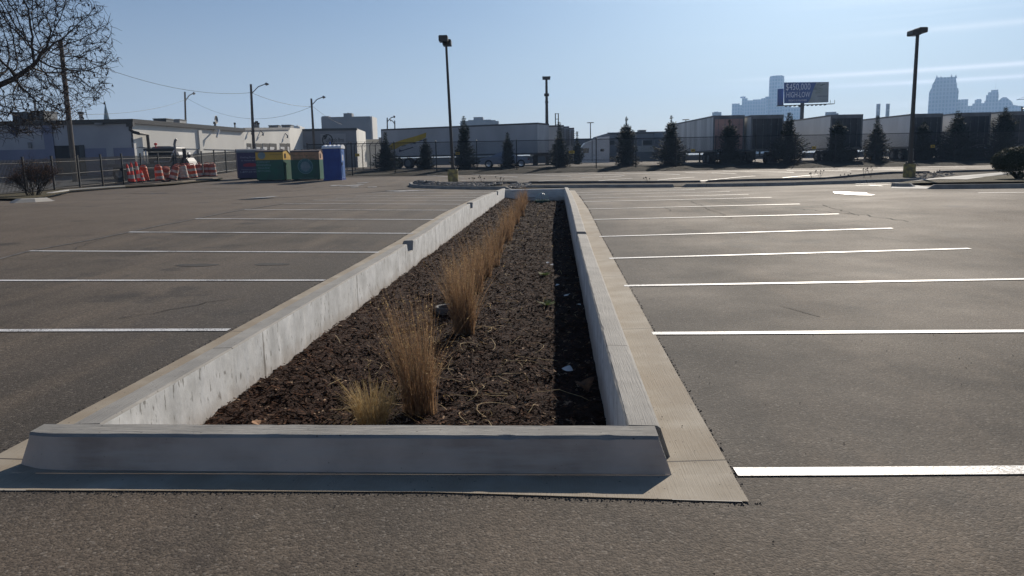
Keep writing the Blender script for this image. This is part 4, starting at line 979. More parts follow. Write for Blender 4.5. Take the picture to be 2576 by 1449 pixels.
# young spruces behind the chain link fence
def spruce(vx, D, vtop, hw, label, leader=.5, gap=0.0, seed=0, asym=0):
    random.seed(100+seed); b = gp(vx, D); H_ = ztop(vx, vtop, D)-b.z; R = hw*D/F*1.18; o = thing('spruce', label, 'spruce tree', b, 0, 'young spruces in a row behind the chain link fence')
    t = MB(); t.tube([(0, 0, -.1), (0, 0, H_*.5), (0, 0, H_)], [.07, .04, .008], 5); t.obj('trunk', M['bark'], o)
    m = MB(); z = .05
    while z < H_-.05:
        u = z/H_; rr = R*min(1, (1-u)*1.15+.02)*(.82+.18*math.sin(seed*3+z*2.3))
        if u < .12: rr *= .8+u*1.6
        if gap and H_-leader-gap < z < H_-leader: rr *= .12
        if z >= H_-leader: rr = R*(.20+.12*math.sin(math.pi*(z-(H_-leader))/leader)) if gap else rr*.8+.06
        if gap and z >= H_-leader: tt = (z-(H_-leader))/leader; rr = .13 if tt < .45 else .11*(1-tt)+.01
        nb = 13 if rr > .3 else (8 if rr > .12 else 5); off = random.random()*6.28
        for k in range(nb):
            a = off+6.28*k/nb+random.uniform(-.25, .25); L = rr*random.choice((.6, .8, .9, 1.0, 1.1, 1.28)); rise = .12+.5*u; dx, dy = math.cos(a), math.sin(a)
            ns = max(3, int(L/.06))
            for j in range(ns):
                q = (j+.7)/ns; c = Vector((dx*L*q, dy*L*q, z+L*rise*q*q-.06*L*q+random.gauss(0, .02)))
                for s_ in (-1, 1, random.choice((-.3, .3))):
                    aa = a+s_*random.uniform(.4, 1.0); l2 = random.uniform(.13, .24)*(1.15-.45*q)*(1 if rr > .3 else (.7 if rr > .2 else .42)); dd = Vector((math.cos(aa)*l2, math.sin(aa)*l2, random.uniform(-.05, .10))); w_ = Vector((-dd.y, dd.x, random.uniform(-.12, .12)))*.26
                    m.face([c-w_*.5, c+dd*.5-w_*.8, c+dd, c+dd*.5+w_*.8])
        z += random.uniform(.085, .13)*(1 if u < .8 else 1.2)
    for k in range(5): a = random.random()*6.28; m.face([(0, 0, H_-.1), (.05*math.cos(a), .05*math.sin(a), H_+.02), (.02, .02, H_-.02)])
    m.obj('crown', M['needles'], o)
SP = [(973, 333, 29, .4, 0, 'leftmost spruce of the row, covering the left end of the semi-trailer'), (1072, 348, 24, .3, 0, 'small spruce between the leftmost spruce and the left light pole'), (1170, 292, 27, .5, 0, 'spruce just right of the left light pole, before the far terraced building'), (1278, 333, 21, .3, 0, 'narrow spruce in front of the parked silver car'),
      (1408, 307, 25, .4, 0, 'spruce at the right end of the white trailer, left of the white tractor'), (1575, 293, 33, .35, .3, 'spruce with a tufted top immediately behind the white tractor cab'), (1687, 290, 38, .35, .25, 'spruce with a ball-like tip just left of the pink-doored trailer'), (1833, 300, 38, .35, .25, 'spruce standing before the faded pink trailer doors'),
      (1981, 283, 42, .4, 0, 'pale-topped spruce below the billboard'), (2105, 303, 43, .4, 0, 'dark spruce before the open-ended third trailer'), (2202, 291, 31, .4, 0, 'full symmetrical spruce left of the right light pole'), (2318, 307, 38, .4, 0, 'spruce just behind the right light pole'),
      (2402, 280, 50, .4, 0, 'broad spruce right of the right light pole'), (2520, 268, 45, .4, 0, 'rightmost spruce, above the clipped round shrub')]
for i, (vx, vt, hw, ld, gpz, lb) in enumerate(SP): spruce(vx, 63.2, vt, hw, lb, ld, gpz, i)
spruce(1452, 80, 330, 14, 'small distant pine between the reefer trailers and the white tractor', .3, 0, 31)
# clipped round shrub at the right edge
b = gp(2562, 33.5); o = thing('clipped_shrub', 'dark clipped round shrub at the right edge of the lot', 'shrub', b, 0)
m = MB(); random.seed(5)
for i in range(15000):
    v = Vector((random.gauss(0, 1), random.gauss(0, 1), random.gauss(0, 1))).normalized(); rr = random.uniform(.80, 1.03)*(1+.06*mnoise.noise(v*3))
    if v.z < -.55 and random.random() < .7: continue
    c = Vector((v.x*1.08*rr, v.y*1.08*rr, .86+v.z*.62*rr)); s = random.uniform(.02, .045); a = Vector((random.gauss(0, 1), random.gauss(0, 1), random.gauss(0, 1))).normalized(); q = a.cross(v).normalized()*s*.6; a = a*s
    m.face([c-a, c+q, c+a, c-q])
for i in range(60): 
    a = random.random()*6.28; m.tube([(0, 0, 0), (math.cos(a)*.7, math.sin(a)*.7, .75)], [.02, .006], 3, cap=False)
m.obj('crown', M['hedge'], o)
# ================================================================== FENCES
o = thing('chain_link_fence', 'black chain link fence between the parking lot and the trailer yard', 'fence', cf(-14.7, 56.8)+Vector((0, 0, 0)), YR)
base0 = o.location.copy()
fp = []
r = -14.7
while r < 42: fp.append((r, 56.9+min(1, (r+14.7)/12)*2.9)); r += 3.05
loc = lambda r, d, z: (r+14.7, d-56.8, z-base0.z)
tops = []
for i, (r, d) in enumerate(fp):
    q = cf(r, d); m = MB(); m.tube([loc(r, d, q.z-.1), loc(r, d, q.z+2.40)], .038, 6); m.lathe([(.045, 0), (.045, .05), (0, .09)], 6, loc(r, d, q.z+2.40)); m.obj('fence_post', M['black'], o); tops.append(q.z)
for nm, hz, rr in (('top_rail', 2.36, .025), ('bottom_rail', .22, .016)):
    m = MB(); m.tube([loc(r, d, z+hz) for (r, d), z in zip(fp, tops)], rr, 6); m.obj(nm, M['black'] if nm[0] == 'b' else mat('rail_metal', (.03, .03, .032), .25, metal=.6), o)
m = MB(); sp_ = .075; wv = .0032
for i in range(len(fp)-1):
    (ra, da), (rb, db) = fp[i], fp[i+1]; za, zb = tops[i], tops[i+1]; L = rb-ra; hh = 2.12
    def PT(u, v): t = u/L; return loc(ra+u, da+(db-da)*t, za+(zb-za)*t+.23+v)
    for sgn in (1, -1):
        k = -hh
        while k < L:
            u0_, u1_ = k, k+hh; v0, v1 = 0, hh
            if u0_ < 0: v0 = -u0_; u0_ = 0
            if u1_ > L: v1 = hh-(u1_-L); u1_ = L
            if v1 > v0:
                if sgn < 0: v0, v1 = hh-v0, hh-v1
                p0, p1 = Vector(PT(u0_, v0)), Vector(PT(u1_, v1)); n_ = Vector((-sgn*wv, 0, wv)); m.face([p0-n_, p1-n_, p1+n_, p0+n_])
            k += sp_
m.obj('chain_mesh', M['chain'], o)
for i, (vx, vy, lbl) in enumerate((( 1151, 386, ''), (1438, 382.5, ''), (2124-3, 397, ''), (1743.5, 378.5, ''), (2048, 371.5, ''), (2346.5, 368, ''), (899, 390, ''))):
    D = 59.7 if vx > 950 else 57; q = at(vx, vy, D)
    if i == 2: continue
    m = MB(); wdt = .30 if i != 1 else .42; m.box((-wdt/2, 0, -.10), (wdt/2, .012, .10)); s = m.obj('warning_sign', M['signyel']); s.location = q; s.rotation_euler = (0, 0, YR)
    tag(s, {0: 'small yellow sign on the fence just right of the left light pole', 1: 'wider yellow sign on the fence left of the white tractor hood', 3: 'small yellow sign on the fence before the streaked trailer side', 4: 'small yellow sign left of the dark open third trailer', 5: 'small yellow sign just right of the right light pole', 6: 'small yellow sign on the fence at the far left by the blue portable toilet'}[i], 'sign', 'yellow signs on the chain link fence')
    m = MB(); m.box((-wdt*.35, -.006, -.05), (wdt*.35, -.002, -.015)); m.box((-wdt*.3, -.006, .01), (wdt*.3, -.002, .05)); m.obj('lettering', M['black'], s)
o = thing('security_fence', 'dark inner fence with slanted barbed-wire arms, left of the leftmost spruce', 'fence', gp(868, 68), YR)
bb = o.location.copy(); px_ = []
for x in (1555, 1640, 1825, 1930, 2028, 2125, 2195, 2268):
    v = z3(x, 0)[0]; q = gp(v, 68); d = q-bb; X_, Z_ = d.dot(hr), d.z; px_.append((X_, Z_)); m = MB(); m.tube([(X_, 0, Z_-.1), (X_, 0, Z_+2.1)], .035, 6); m.tube([(X_, 0, Z_+2.08), (X_+.35, -.2, Z_+2.42)], .025, 5); m.obj('fence_post', M['black'], o)
for hz_ in (.15, 2.05): m = MB(); m.tube([(a, 0, b+hz_) for a, b in px_], .022, 5); m.obj('rail', M['galv'] if hz_ > 1 else M['black'], o)
m = MB()
for k in range(3): m.tube([(a+.12*(k+1), -.07*(k+1), b+2.08+.115*(k+1)) for a, b in px_], .006, 3)
m.obj('barbed_wire', M['wire'], o)
# black ornamental picket fence at the left, bay by bay
P0, P1 = (-25.3, 35.5), (-24.3, 69.5)
o = thing('picket_fence', 'black steel picket fence receding along the left side of the lot', 'fence', cf(*P0), YR); b0 = o.location.copy()
nb = 14
for i in range(nb+1):
    ra, da = P0[0]+(P1[0]-P0[0])*i/nb, P0[1]+(P1[1]-P0[1])*i/nb; za = zg(*(hr*ra+hf*da).xy)
    lc = lambda r, d, z: (r-P0[0], d-P0[1], z-b0.z)
    m = MB(); a = lc(ra, da, za); m.box((a[0]-.045, a[1]-.045, a[2]-.05), (a[0]+.045, a[1]+.045, a[2]+1.92)); m.box((a[0]-.055, a[1]-.055, a[2]+1.92), (a[0]+.055, a[1]+.055, a[2]+1.96)); m.obj('fence_post', M['black'], o)
    if i < nb:
        rb, db = P0[0]+(P1[0]-P0[0])*(i+1)/nb, P0[1]+(P1[1]-P0[1])*(i+1)/nb; zb = zg(*(hr*rb+hf*db).xy); m = MB()
        for k in range(1, 24):
            t = k/24; q = Vector(lc(ra+(rb-ra)*t, da+(db-da)*t, za+(zb-za)*t)); w_ = .013; m.box((q.x-w_, q.y-w_, q.z+.05), (q.x+w_, q.y+w_, q.z+1.80))
        for hz in (.18, .95, 1.62):
            a, b = Vector(lc(ra, da, za+hz)), Vector(lc(rb, db, zb+hz)); m.tube([a, b], .02, 4, cap=False)
        m.obj('fence_panel', M['black'], o)
# ================================================================== DRUMS AND CHANNELIZERS
def drum(name, label, loc, tilt=(0, 0), rz=0, style='std', grp='orange construction drums behind the curb', s=1.0):
    o = thing(name, label, 'drum', loc, rz, grp); o.rotation_euler = (tilt[0], tilt[1], rz); o.scale = (s, s, s)
    prof = [(.285, .0), (.285, .10), (.27, .115), (.27, .30), (.258, .315), (.258, .50), (.246, .515), (.246, .68), (.235, .695), (.235, .88), (.215, .93), (.08, .95), (0, .95)]
    m = MB()
    if style == 'plain': mis = [0]*12
    elif style == 'pale': mis = [0, 0, 1, 0, 1, 0, 1, 0, 1, 0, 0, 0]
    else: mis = [0, 0, 0, 0, 1, 0, 0, 0, 1, 0, 0, 0]; mis[2] = 1; mis[4] = 0; mis[6] = 1; mis[8] = 0
    if style == 'std': mis = [0, 0, 1, 0, 0, 0, 1, 0, 0, 0, 0, 0]
    m.lathe(prof, 20, mis=mis); m.obj('barrel', [M['faded'] if style in ('pale', 'old') else M['orange'], M['reflw']], o, smooth=False)
    m = MB(); m.tube([(-.15, 0, .93), (-.13, 0, 1.02), (0, 0, 1.05), (.13, 0, 1.02), (.15, 0, .93)], .022, 6); m.obj('handle', M['faded'] if style in ('pale', 'old') else M['orange'], o)
    m = MB(); m.lathe([(0, -.005), (.37, -.005), (.36, .05), (.29, .06)], 20); m.obj('rubber_base', M['rubber'], o)
    return o
def zb(x, y): return (287.5+.11161*x, 357.8+.11161*y)
DR = [(700, 51.0, 'plain', (0, -.05), 'plain orange drum without white bands, beside the tall channelizers'), (1035, 51.5, 'std', (0, -.06), 'upright bright drum with two white bands, left of the tipped drum'), (1150, 53.4, 'old', (.5, .1), 'drum tipped back behind the bright upright one'),
      (1320, 53, 'old', (.05, .30), 'muddy drum leaning right with its open bottom toward the lot'), (1450, 55.5, 'old', (0, 0), 'drum half hidden right of the leaning muddy one'), (1595, 54.6, 'pale', (0, -.10), 'pale worn drum with many faded bands'), (1690, 56.6, 'std', (0, -.1), 'drum mostly hidden just right of the pale worn one'),
      (1800, 55.6, 'std', (0, -.10), 'clean two-band drum, second complete drum from the right pair'), (1945, 58, 'old', (0, -.1), 'smaller-looking drum tucked behind the clean two-band one'), (2115, 58.4, 'old', (0, -.03), 'left drum of the dark pair at the right end of the row'), (2240, 58.2, 'old', (0, -.05), 'rightmost drum, half of the dark pair beside the clothing bin')]
for x, D, st_, tl, lb in DR:
    p = gp(zb(x, 0)[0], D); p.z += .14; drum('traffic_drum', lb, p, tl, YR+random.random(), st_)
def channelizer(x, D, h, tl, lb):
    p = gp(zb(x, 0)[0], D); p.z += .14; o = thing('channelizer_post', lb, 'channelizer', p, YR, 'slim red and white channelizers at the left end of the drums'); o.rotation_euler = (tl[0], tl[1], YR)
    n = 5; prof = [(.15, .0)]; mis = []
    for k in range(n): prof += [(.15-.09*(k+1)/n, h*(k+1)/n)]; mis.append(0 if k % 2 == 0 else 1)
    prof.append((0, h+.02)); mis.append(0); m = MB(); m.lathe(prof, 12, mis=mis); m.obj('post', [M['tube'], M['reflw']], o)
    m = MB(); m.tube([(-.04, 0, h), (-.02, 0, h+.07), (.02, 0, h+.07), (.04, 0, h)], .012, 5); m.obj('handle', M['tube'], o)
    m = MB(); m.prism([(.24*math.cos(k*math.pi/4+.39), .24*math.sin(k*math.pi/4+.39)) for k in range(8)], 0, .05); m.obj('rubber_base', M['rubber'], o)
channelizer(375, 50.3, 1.12, (0, -.13), 'leftmost channelizer, leaning left with a dull red top')
channelizer(430, 49.2, 1.20, (0, -.02), 'widest bright channelizer standing second from the left')
channelizer(570, 49.8, 1.26, (0, -.08), 'tallest channelizer, between the two bright ones and the plain drum')
channelizer(650, 50.0, .70, (0, -.08), 'short channelizer tucked against the plain orange drum')
# ================================================================== COLLECTION BINS
def place_box(vx0, vx1, D, dD=0):
    a, b = gp(vx0, D), gp(vx1, D+dD); d = b-a; return a, math.atan2(d.y, d.x), d.length
a, rz, W = place_box(600.4, 659, 55.2, .6)
H0 = ztop(620, 374.5, 55)-a.z; o = thing('clothing_bin', 'purple rounded-top clothing donation bin left of the yellow and green bin', 'donation bin', a, rz, 'collection bins by the portable toilet')
W = 1.9; Dp = 1.25; m = MB(); m.slabx([(0, .08), (Dp, .08), (Dp, H0-.25)]+[(Dp/2+Dp/2*math.cos(t), H0-.25+.25*math.sin(t)) for t in [i*math.pi/8 for i in range(1, 8)]]+[(0, H0-.25)], 0, W); m.obj('body', M['purple'], o)
m = MB(); m.slabx([(Dp/2+(Dp/2+.02)*math.cos(t), H0-.25+.272*math.sin(t)) for t in [i*math.pi/8 for i in range(0, 9)]]+[(Dp/2+(Dp/2-.03)*math.cos(t), H0-.25+.24*math.sin(t)) for t in [i*math.pi/8 for i in range(8, -1, -1)]], -.02, W+.02); m.obj('roof', M['hvac'], o)
m = MB(); m.box((.1, .1, 0), (W-.1, Dp-.1, .08)); m.obj('skid', M['black'], o)
text('Clothing Donations', .85, H0*.70, .17, M['printwhite'], o, width=1.3); text('St. Vincent de Paul', .85, H0*.60, .13, M['printwhite'], o, width=1.15)
text('Donations picked up', .85, H0*.31, .10, M['printwhite'], o, width=1.2); text('1-877-ST-VINC', .85, H0*.215, .18, M['printwhite'], o, width=1.4)
m = MB(); m.slaby([(.35, H0*.44), (.42, H0*.51), (.8, H0*.54), (1.2, H0*.52), (1.32, H0*.45), (1.1, H0*.42), (.5, H0*.42)], -.01, -.004); m.obj('emblem', M['printred'], o)
def paper_bin(vx0, vx1, D, dD, vtop, label, topmat, depth, kind):
    a, rz, W = place_box(vx0, vx1, D, dD); Hh = ztop((vx0+vx1)/2, vtop, D)-a.z; o = thing('recycling_bin', label, 'recycling bin', a, rz, 'collection bins by the portable toilet')
    y0 = .0; cut = Hh*.68; Hf = Hh*.93
    m = MB(); m.slabx([(0, .06), (depth, .06), (depth, cut), (0, cut)], 0, W); m.obj('body', M['bingreen'], o)
    m = MB(); m.slabx([(0, cut+.002), (depth, cut+.002), (depth, Hf*.85), (depth*.45, Hf+.10), (.10, Hf+.03), (0, Hf)], 0, W); m.obj('hopper', topmat, o)
    m = MB(); m.slabx([(-.04, Hf+.005), (.10, Hf+.05), (depth*.45, Hf+.13), (depth*.45, Hf+.17), (.08, Hf+.10), (-.04, Hf+.03)], -.03, W+.03)
    m.slabx([(depth*.45, Hf+.13), (depth+.03, Hf*.85+.01), (depth+.03, Hf*.85+.05), (depth*.45, Hf+.17)], -.03, W+.03); m.obj('lid', M['binlid'], o)
    m = MB(); m.box((W+.001, .22, cut+.10), (W+.012, .48, Hf-.10)); m.obj('slot', M['black'], o)
    m = MB(); m.box((.08, .08, 0), (.22, depth-.08, .06)); m.box((W-.22, .08, 0), (W-.08, depth-.08, .06)); m.obj('skid', M['black'], o)
    for k in range(4): m = MB(); m.box((W*(k+.15)/4, depth*.44, Hf+.165), (W*(k+.45)/4, depth*.5, Hf+.20)); m.obj('hinge', M['black'], o)
    if kind == 1:
        for k, t_ in enumerate(('COMMUNITY', 'NEWSPAPER &', 'MAGAZINE', 'RECYCLING')): text(t_, .52, cut-.20-.19*k, .17, M['printpale'], o, width=(.88, .98, .8, .86)[k])
        text('www.paperrecycling.com', W*.74, Hf-.17, .07, M['binlid'], o, width=.85)
        m = MB(); m.slaby([(.42+.26*math.cos(k*.39), cut+.30+.24*math.sin(k*.39)) for k in range(16)], -.010, -.004); m.obj('emblem', M['emblem2'], o)
    else:
        text('Make Every Page Count', W*.46, Hf-.26, .19, M['printgreen'], o, width=W*.84); text('Recycle Paper Here', W*.47, Hf-.48, .19, M['printgreen'], o, width=W*.74)
        c = (W*.5, cut-.42); R = .50
        for rr, y, mt_, nm in ((R, -.006, 'printpale', 'emblem_rim'), (R-.03, -.010, 'emblem', 'emblem'), (R*.62, -.014, 'emblem2', 'emblem_centre')):
            m = MB(); m.slaby([(c[0]+rr*math.cos(k*math.pi/18), c[1]+rr*math.sin(k*math.pi/18)) for k in range(36)], y, y+.004); m.obj(nm, M[mt_], o)
        for s_, a0, a1, inv in (('ABITIBI', 135, 45, 0), ('PAPER', 205, 265, 1), ('RECYCLING', 275, 350, 1)):
            for k, ch in enumerate(s_):
                an = math.radians(a0+(a1-a0)*k/(len(s_)-1)); text(ch, c[0]+(R*.80)*math.cos(an)-.0, c[1]+(R*.80)*math.sin(an)-(.05 if not inv else -.0), .15, M['printpale'], o, y=-.018, rot=(an-math.pi/2) if not inv else an+math.pi/2)
        text('paperrecycling.com', W*.5, .12, .07, M['printpale'], o, width=1.0)
    return o
paper_bin(647, 716, 51.6, -.18, 377.5, 'yellow over green paper recycling bin in the middle of the row', M['binyel'], 1.5, 1)
paper_bin(734.5, 806, 51.5, 0, 377.5, 'salmon over green paper recycling bin with a round emblem, left of the toilet', M['binpink'], 1.35, 2)
# portable toilet
a, rz, W = place_box(815.8, 857.8, 50.2, .1); o = thing('portable_toilet', 'blue portable toilet with a white ribbed roof at the right end of the bins', 'portable toilet', a, rz-.10)
W = 1.10; Dp = 1.16; zt = ztop(836, 363, 50.3)-a.z; zs = zt-.26
m = MB(); m.box((0, 0, .10), (W, Dp, zs)); 
m.obj('cabin', M['pottyblue'], o)
m = MB(); m.box((-.04, -.04, .0), (W+.06, Dp+.04, .10)); m.obj('base', M['pottyblue'], o)
m = MB(); m.box((.0, -.03, .10), (.05, -.001, zs)); m.box((W-.05, -.03, .10), (W, -.001, zs)); m.box((.05, -.02, zs-.1), (W-.05, -.001, zs)); m.obj('corner_posts', M['pottyblue'], o)
m = MB(); P = []
for i in range(33):
    x = -.05+(W+.14)*i/32; rb = .055*abs(math.sin(math.pi*(i/32)*4.5))
    P.append([(x, Dp/2-(Dp/2+.05)*math.cos(t), zs+.02+(.17+rb)*math.sin(t)) for t in [k*math.pi/10 for k in range(11)]])
m.grid(P); m.f.append(tuple(range(11))); m.m.append(0); b_ = 32*11; m.f.append(tuple(b_+10-k for k in range(11))); m.m.append(0)
m.box((-.05, -.05, zs-.01), (W+.09, Dp+.05, zs+.03)); m.obj('roof', M['pottywhite'], o, smooth=False)
m = MB(); m.box((W+.001, .10, .12), (W+.05, Dp-.10, zs-.06)); d_ = m.obj('door', M['pottydoor'], o)
m = MB(); m.box((W+.051, .38, 1.25), (W+.060, .66, 1.62)); m.obj('notice', M['white'], d_)
m = MB(); m.box((W+.051, .18, .95), (W+.085, .30, 1.15)); m.obj('handle', M['black'], d_)
m = MB(); m.box((W+.051, .3, .25), (W+.075, Dp-.3, .9)); m.obj('moulding', M['pottydoor'], d_); m = MB(); m.box((W+.051, .3, 1.75), (W+.07, Dp-.3, 1.85)); m.obj('moulding', M['pottydoor'], d_)
m = MB(); m.tube([(W*.25, Dp*.85, zs), (W*.25, Dp*.85, zt+.18)], .05, 8); m.obj('vent_pipe', M['pottyblue'], o)
# ================================================================== WHEEL / VEHICLE HELPERS
def wheel(mb_t, mb_r, x, y, z, r, w_, side, n=20):
    mb_t.lathe([(r*.62, x-w_/2), (r*.93, x-w_/2), (r, x-w_/2+.04), (r, x+w_/2-.04), (r*.93, x+w_/2), (r*.62, x+w_/2)], n, (0, y, z), axis='x')
    xs = x+side*w_/2; mb_r.lathe([(r*.62, xs-side*.02), (r*.55, xs-side*.06), (r*.25, xs-side*.05), (r*.22, xs+side*.02), (0, xs+side*.02)], n, (0, y, z), axis='x')
def add_wheel(parent, x, y, z, r, w_, side, rimmat='rim'):
    t, q = MB(), MB(); wheel(t, q, x, y, z, r, w_, side); a = t.obj('wheel', M['rubber'], parent); q.obj('rim', M[rimmat], a); return a
def trailer(label, loc, rz, L=14.6, Wd=2.6, Ht=4.05, side='trailside', door='traildark', frame='hvac', group='semi-trailers parked in the yard', openback=False, sill=1.18, extra=None):
    """rear faces local -y, origin on the ground at the middle of the rear face"""
    o = thing('semi_trailer', label, 'semi-trailer', loc, rz, group); w2 = Wd/2
    m = MB(); m.box((-w2, .06, sill), (w2, L, Ht-.05)); 
    k = .9
    while k < L: m.box((-w2-.006, k, sill+.1), (-w2-.001, k+.03, Ht-.12)); m.box((w2+.001, k, sill+.1), (w2+.006, k+.03, Ht-.12)); k += 1.2
    m.obj('box_body', M[side], o)
    m = MB(); m.box((-w2-.015, .0, Ht-.14), (w2+.015, L+.02, Ht)); m.obj('roof_rail', M[frame], o)
    m = MB(); m.box((-w2-.01, .0, sill-.13), (-w2+.1, L, sill-.001)); m.box((w2-.1, .0, sill-.13), (w2+.01, L, sill-.001))
    for k in range(int(L/.6)): m.box((-w2+.1, .3+k*.6, sill-.12), (w2-.1, .36+k*.6, sill-.01))
    m.obj('chassis_rail', M[frame], o)
    m = MB(); m.box((-w2, -.02, sill-.12), (-w2+.12, .059, Ht-.141)); m.box((w2-.12, -.02, sill-.12), (w2, .059, Ht-.141)); m.box((-w2+.12, -.02, Ht-.30), (w2-.12, .059, Ht-.141)); m.box((-w2+.12, -.02, sill-.12), (w2-.12, .059, sill+.04)); m.obj('rear_frame', M[frame], o)
    for s in (-1, 1):
        m = MB(); a, b = (-w2+.125, -.008) if s < 0 else (.008, w2-.125); m.box((a, -.005, sill+.045), (b, .055, Ht-.305)); d = m.obj('door', M[door], o)
        m = MB()
        for q in (.25, .72): x = a+(b-a)*q; m.tube([(x, -.04, sill+.05), (x, -.04, Ht-.32)], .016, 5); m.box((x-.05, -.05, sill+.4), (x+.05, -.006, sill+.46)); m.box((x-.05, -.05, Ht-.8), (x+.05, -.006, Ht-.74))
        m.obj('lock_bar', M['hvac'], d)
    m = MB(); m.box((-w2+.15, -.06, .52), (w2-.15, .04, .62)); m.box((-.6, .0, .62), (-.5, .08, sill-.12)); m.box((.5, .0, .62), (.6, .08, sill-.12)); m.obj('bumper', M['dark'], o)
    for y in (1.5, 2.8):
        for x in (-w2+.3, w2-.3): add_wheel(o, x, y, .5, .5, .55, -1 if x < 0 else 1, 'hvac')
    for x in (-w2+.12, w2-.55):
        m = MB(); m.box((x, .42, .32), (x+.43, .44, sill-.15)); m.obj('mudflap', M['black'], o)
    for x in (-.75, .75):
        m = MB(); m.box((x-.06, L-3.0, .18), (x+.06, L-2.88, sill-.13)); m.box((x-.14, L-3.1, .05), (x+.14, L-2.78, .18)); m.obj('landing_leg', M['dark'], o)
    return o
def gpz(vx, D):
    p = gp(vx, D); return p
# five-plus trailers backed toward the fence at the right
TR = [(1831, 65.6, 2.62, 290, 'traildirty', 'trailpink', 'streaked trailer with faded pink rear doors, nearest the spruces with ball tips', 14.4, .03),
      (1927, 64.6, 2.66, 289, 'bwallsun', 'traildark', 'trailer with dark rear doors and a side tinted like warm reflected light, just right of the pink-doored one', 14.4, 0),  # pale side material stands in for yellowish reflected light
      (2125, 65.4, 2.70, 288, 'trailgrey', 'traildark', 'grey-sided trailer with dark rear below and right of the billboard', 14.4, .02),
      (2325, 65.6, 2.70, 285.8, 'trailgrey', 'traildark', 'trailer whose dark rear stands behind the right light pole', 14.4, .045),
      (2444, 64.8, 2.66, 283, 'trailgrey', 'traildark', 'trailer with dark rear, second from the right edge', 14.4, 0),
      (2548, 64.6, 2.66, 280, 'bwallsun', 'traildark', 'rightmost trailer with a cream side, cut off by the photo edge', 14.4, 0)]
for vx, D, Wd, vt, sd_, dr, lb, L, ra in TR:
    p = gpz(vx, D); Ht = ztop(vx, vt, D)-p.z; trailer(lb, p, YR+ra, L, Wd, Ht, sd_, dr)
# long white trailer seen broadside with a yellow swoosh
A = gp(963, 73.8); B = gp(1353, 67.0); d = B-A; rz = math.atan2(d.y, d.x); nrm = Vector((-math.sin(rz), math.cos(rz), 0))
Ht = ztop(1353, 309.5, 67)-B.z; loc = A+nrm*1.3; loc.z = (A.z+B.z)/2
tw = trailer('long white semi-trailer with a yellow swoosh, parked broadside behind the fence', loc, rz-math.pi/2, d.length, 2.6, Ht, 'trailside', 'traildark', 'roofgrey')
# decals lie on its local +x side (faces the lot)
def on_side(vx, vy):
    # point on the broadside plane -> local (y along trailer, z)
    r = ray(vx, vy); n_ = nrm; t = (A-EYE).dot(n_)/r.dot(n_); q = EYE+r*t; return ((q-A).dot(d.normalized()), q.z-loc.z)
def side_poly(pts, name, mt, off=.012):
    m = MB(); P = [on_side(*p) for p in pts]; m.face([(1.3+off, y, z) for y, z in P]); return m.obj(name, mt, tw)
zc = lambda x, y: ((1500+x*.13801)/1.5652, (480+y*.13801)/1.5652)
side_poly([zc(150,870), zc(150,720), zc(330,610), zc(650,500), zc(1000,405), zc(1300,300), zc(1290,440), zc(1100,545), zc(800,620), zc(540,700), zc(430,770), zc(300,790)], 'yellow_swoosh', M['yellow'])
side_poly([zc(520,720), zc(540,800), zc(600,810), zc(760,760), zc(920,715), (zc(935,735)), zc(760,785), zc(600,835), zc(525,862)], 'script_mark', M['navy'], .018)
side_poly([zc(820,620), zc(900,618), zc(950,590), zc(1000,600), zc(990,630), zc(940,618), zc(880,638), zc(825,636)], 'script_mark', M['navy'], .018)
side_poly([zc(1085,545), zc(1140,520), zc(1240,495), zc(1300,470), zc(1300,500), zc(1200,530), zc(1150,548), zc(1095,560)], 'script_mark', M['navy'], .018)
side_poly([zc(600,680), zc(660,672), zc(730,665), zc(700,690), zc(610,700)], 'script_mark', M['navy'], .018)
# nose panel on the right end
side_poly([z4(2195,300), z4(2290,290), z4(2290,400), z4(2195,405)], 'nose_panel', M['trailside'], .02)
# refrigerated trailers behind it, right
def reefer(vx0, vx1, D, vtop, label, depth=12):
    a, b = gp(vx0, D), gp(vx1, D); Wd = (b-a).length; p = (a+b)/2; Ht = ztop(vx1-5, vtop, D)-p.z; o = thing('refrigerated_trailer', label, 'semi-trailer', p, YR+.0, 'refrigerated trailers seen end-on behind the long white trailer'); w2 = Wd/2
    m = MB(); m.box((-w2, .0, 1.15), (w2, depth, Ht)); m.obj('box_body', M['trailside'], o)
    m = MB(); m.box((-w2-.02, -.03, Ht-.12), (w2+.02, depth, Ht+.03)); m.obj('roof_rail', M['roofgrey'], o)
    m = MB(); m.box((w2-.35, -.28, Ht-2.0), (w2-.02, -.031, Ht-.25)); m.obj('cooling_unit', M['hvac'], o)
    m = MB()
    for k in range(9): m.box((w2-.06, -.32, Ht-1.9+k*.2), (w2+.04, -.285, Ht-1.8+k*.2))
    m.obj('fins', M['traildark'], o)
    for x in (-w2+.3, w2-.3): add_wheel(o, x, 1.2, .5, .5, .5, -1 if x < 0 else 1)
    m = MB(); m.box((-w2+.1, .0, .95), (w2-.1, depth, 1.14)); m.obj('chassis_rail', M['dark'], o); return o
reefer(1340, 1419, 76.5, 315.5, 'nearest refrigerated trailer, right of the long white trailer top')
reefer(1412, 1432, 84, 318.5, 'narrow middle refrigerated trailer edge with cooling unit')
reefer(1428, 1444.5, 90, 322, 'farthest refrigerated trailer with rounded dark top, beside the small pine')
p = gp(1402, 80); o = thing('vent_frame', 'tall ladder-like pipe frame above the refrigerated trailers', 'vent frame', p, YR); h = ztop(1402, 285, 80)-p.z
for x in (-.15, .15):
    m = MB(); m.tube([(x, 0, 0), (x, 0, h-(0 if x > 0 else 0))], .05, 6); m.obj('pipe', M['dark'], o)
m = MB()
for q in (.02, .55, 1.1): m.box((-.15, -.03, h-q-.05), (.15, .03, h-q))
m.obj('rung', M['dark'], o)
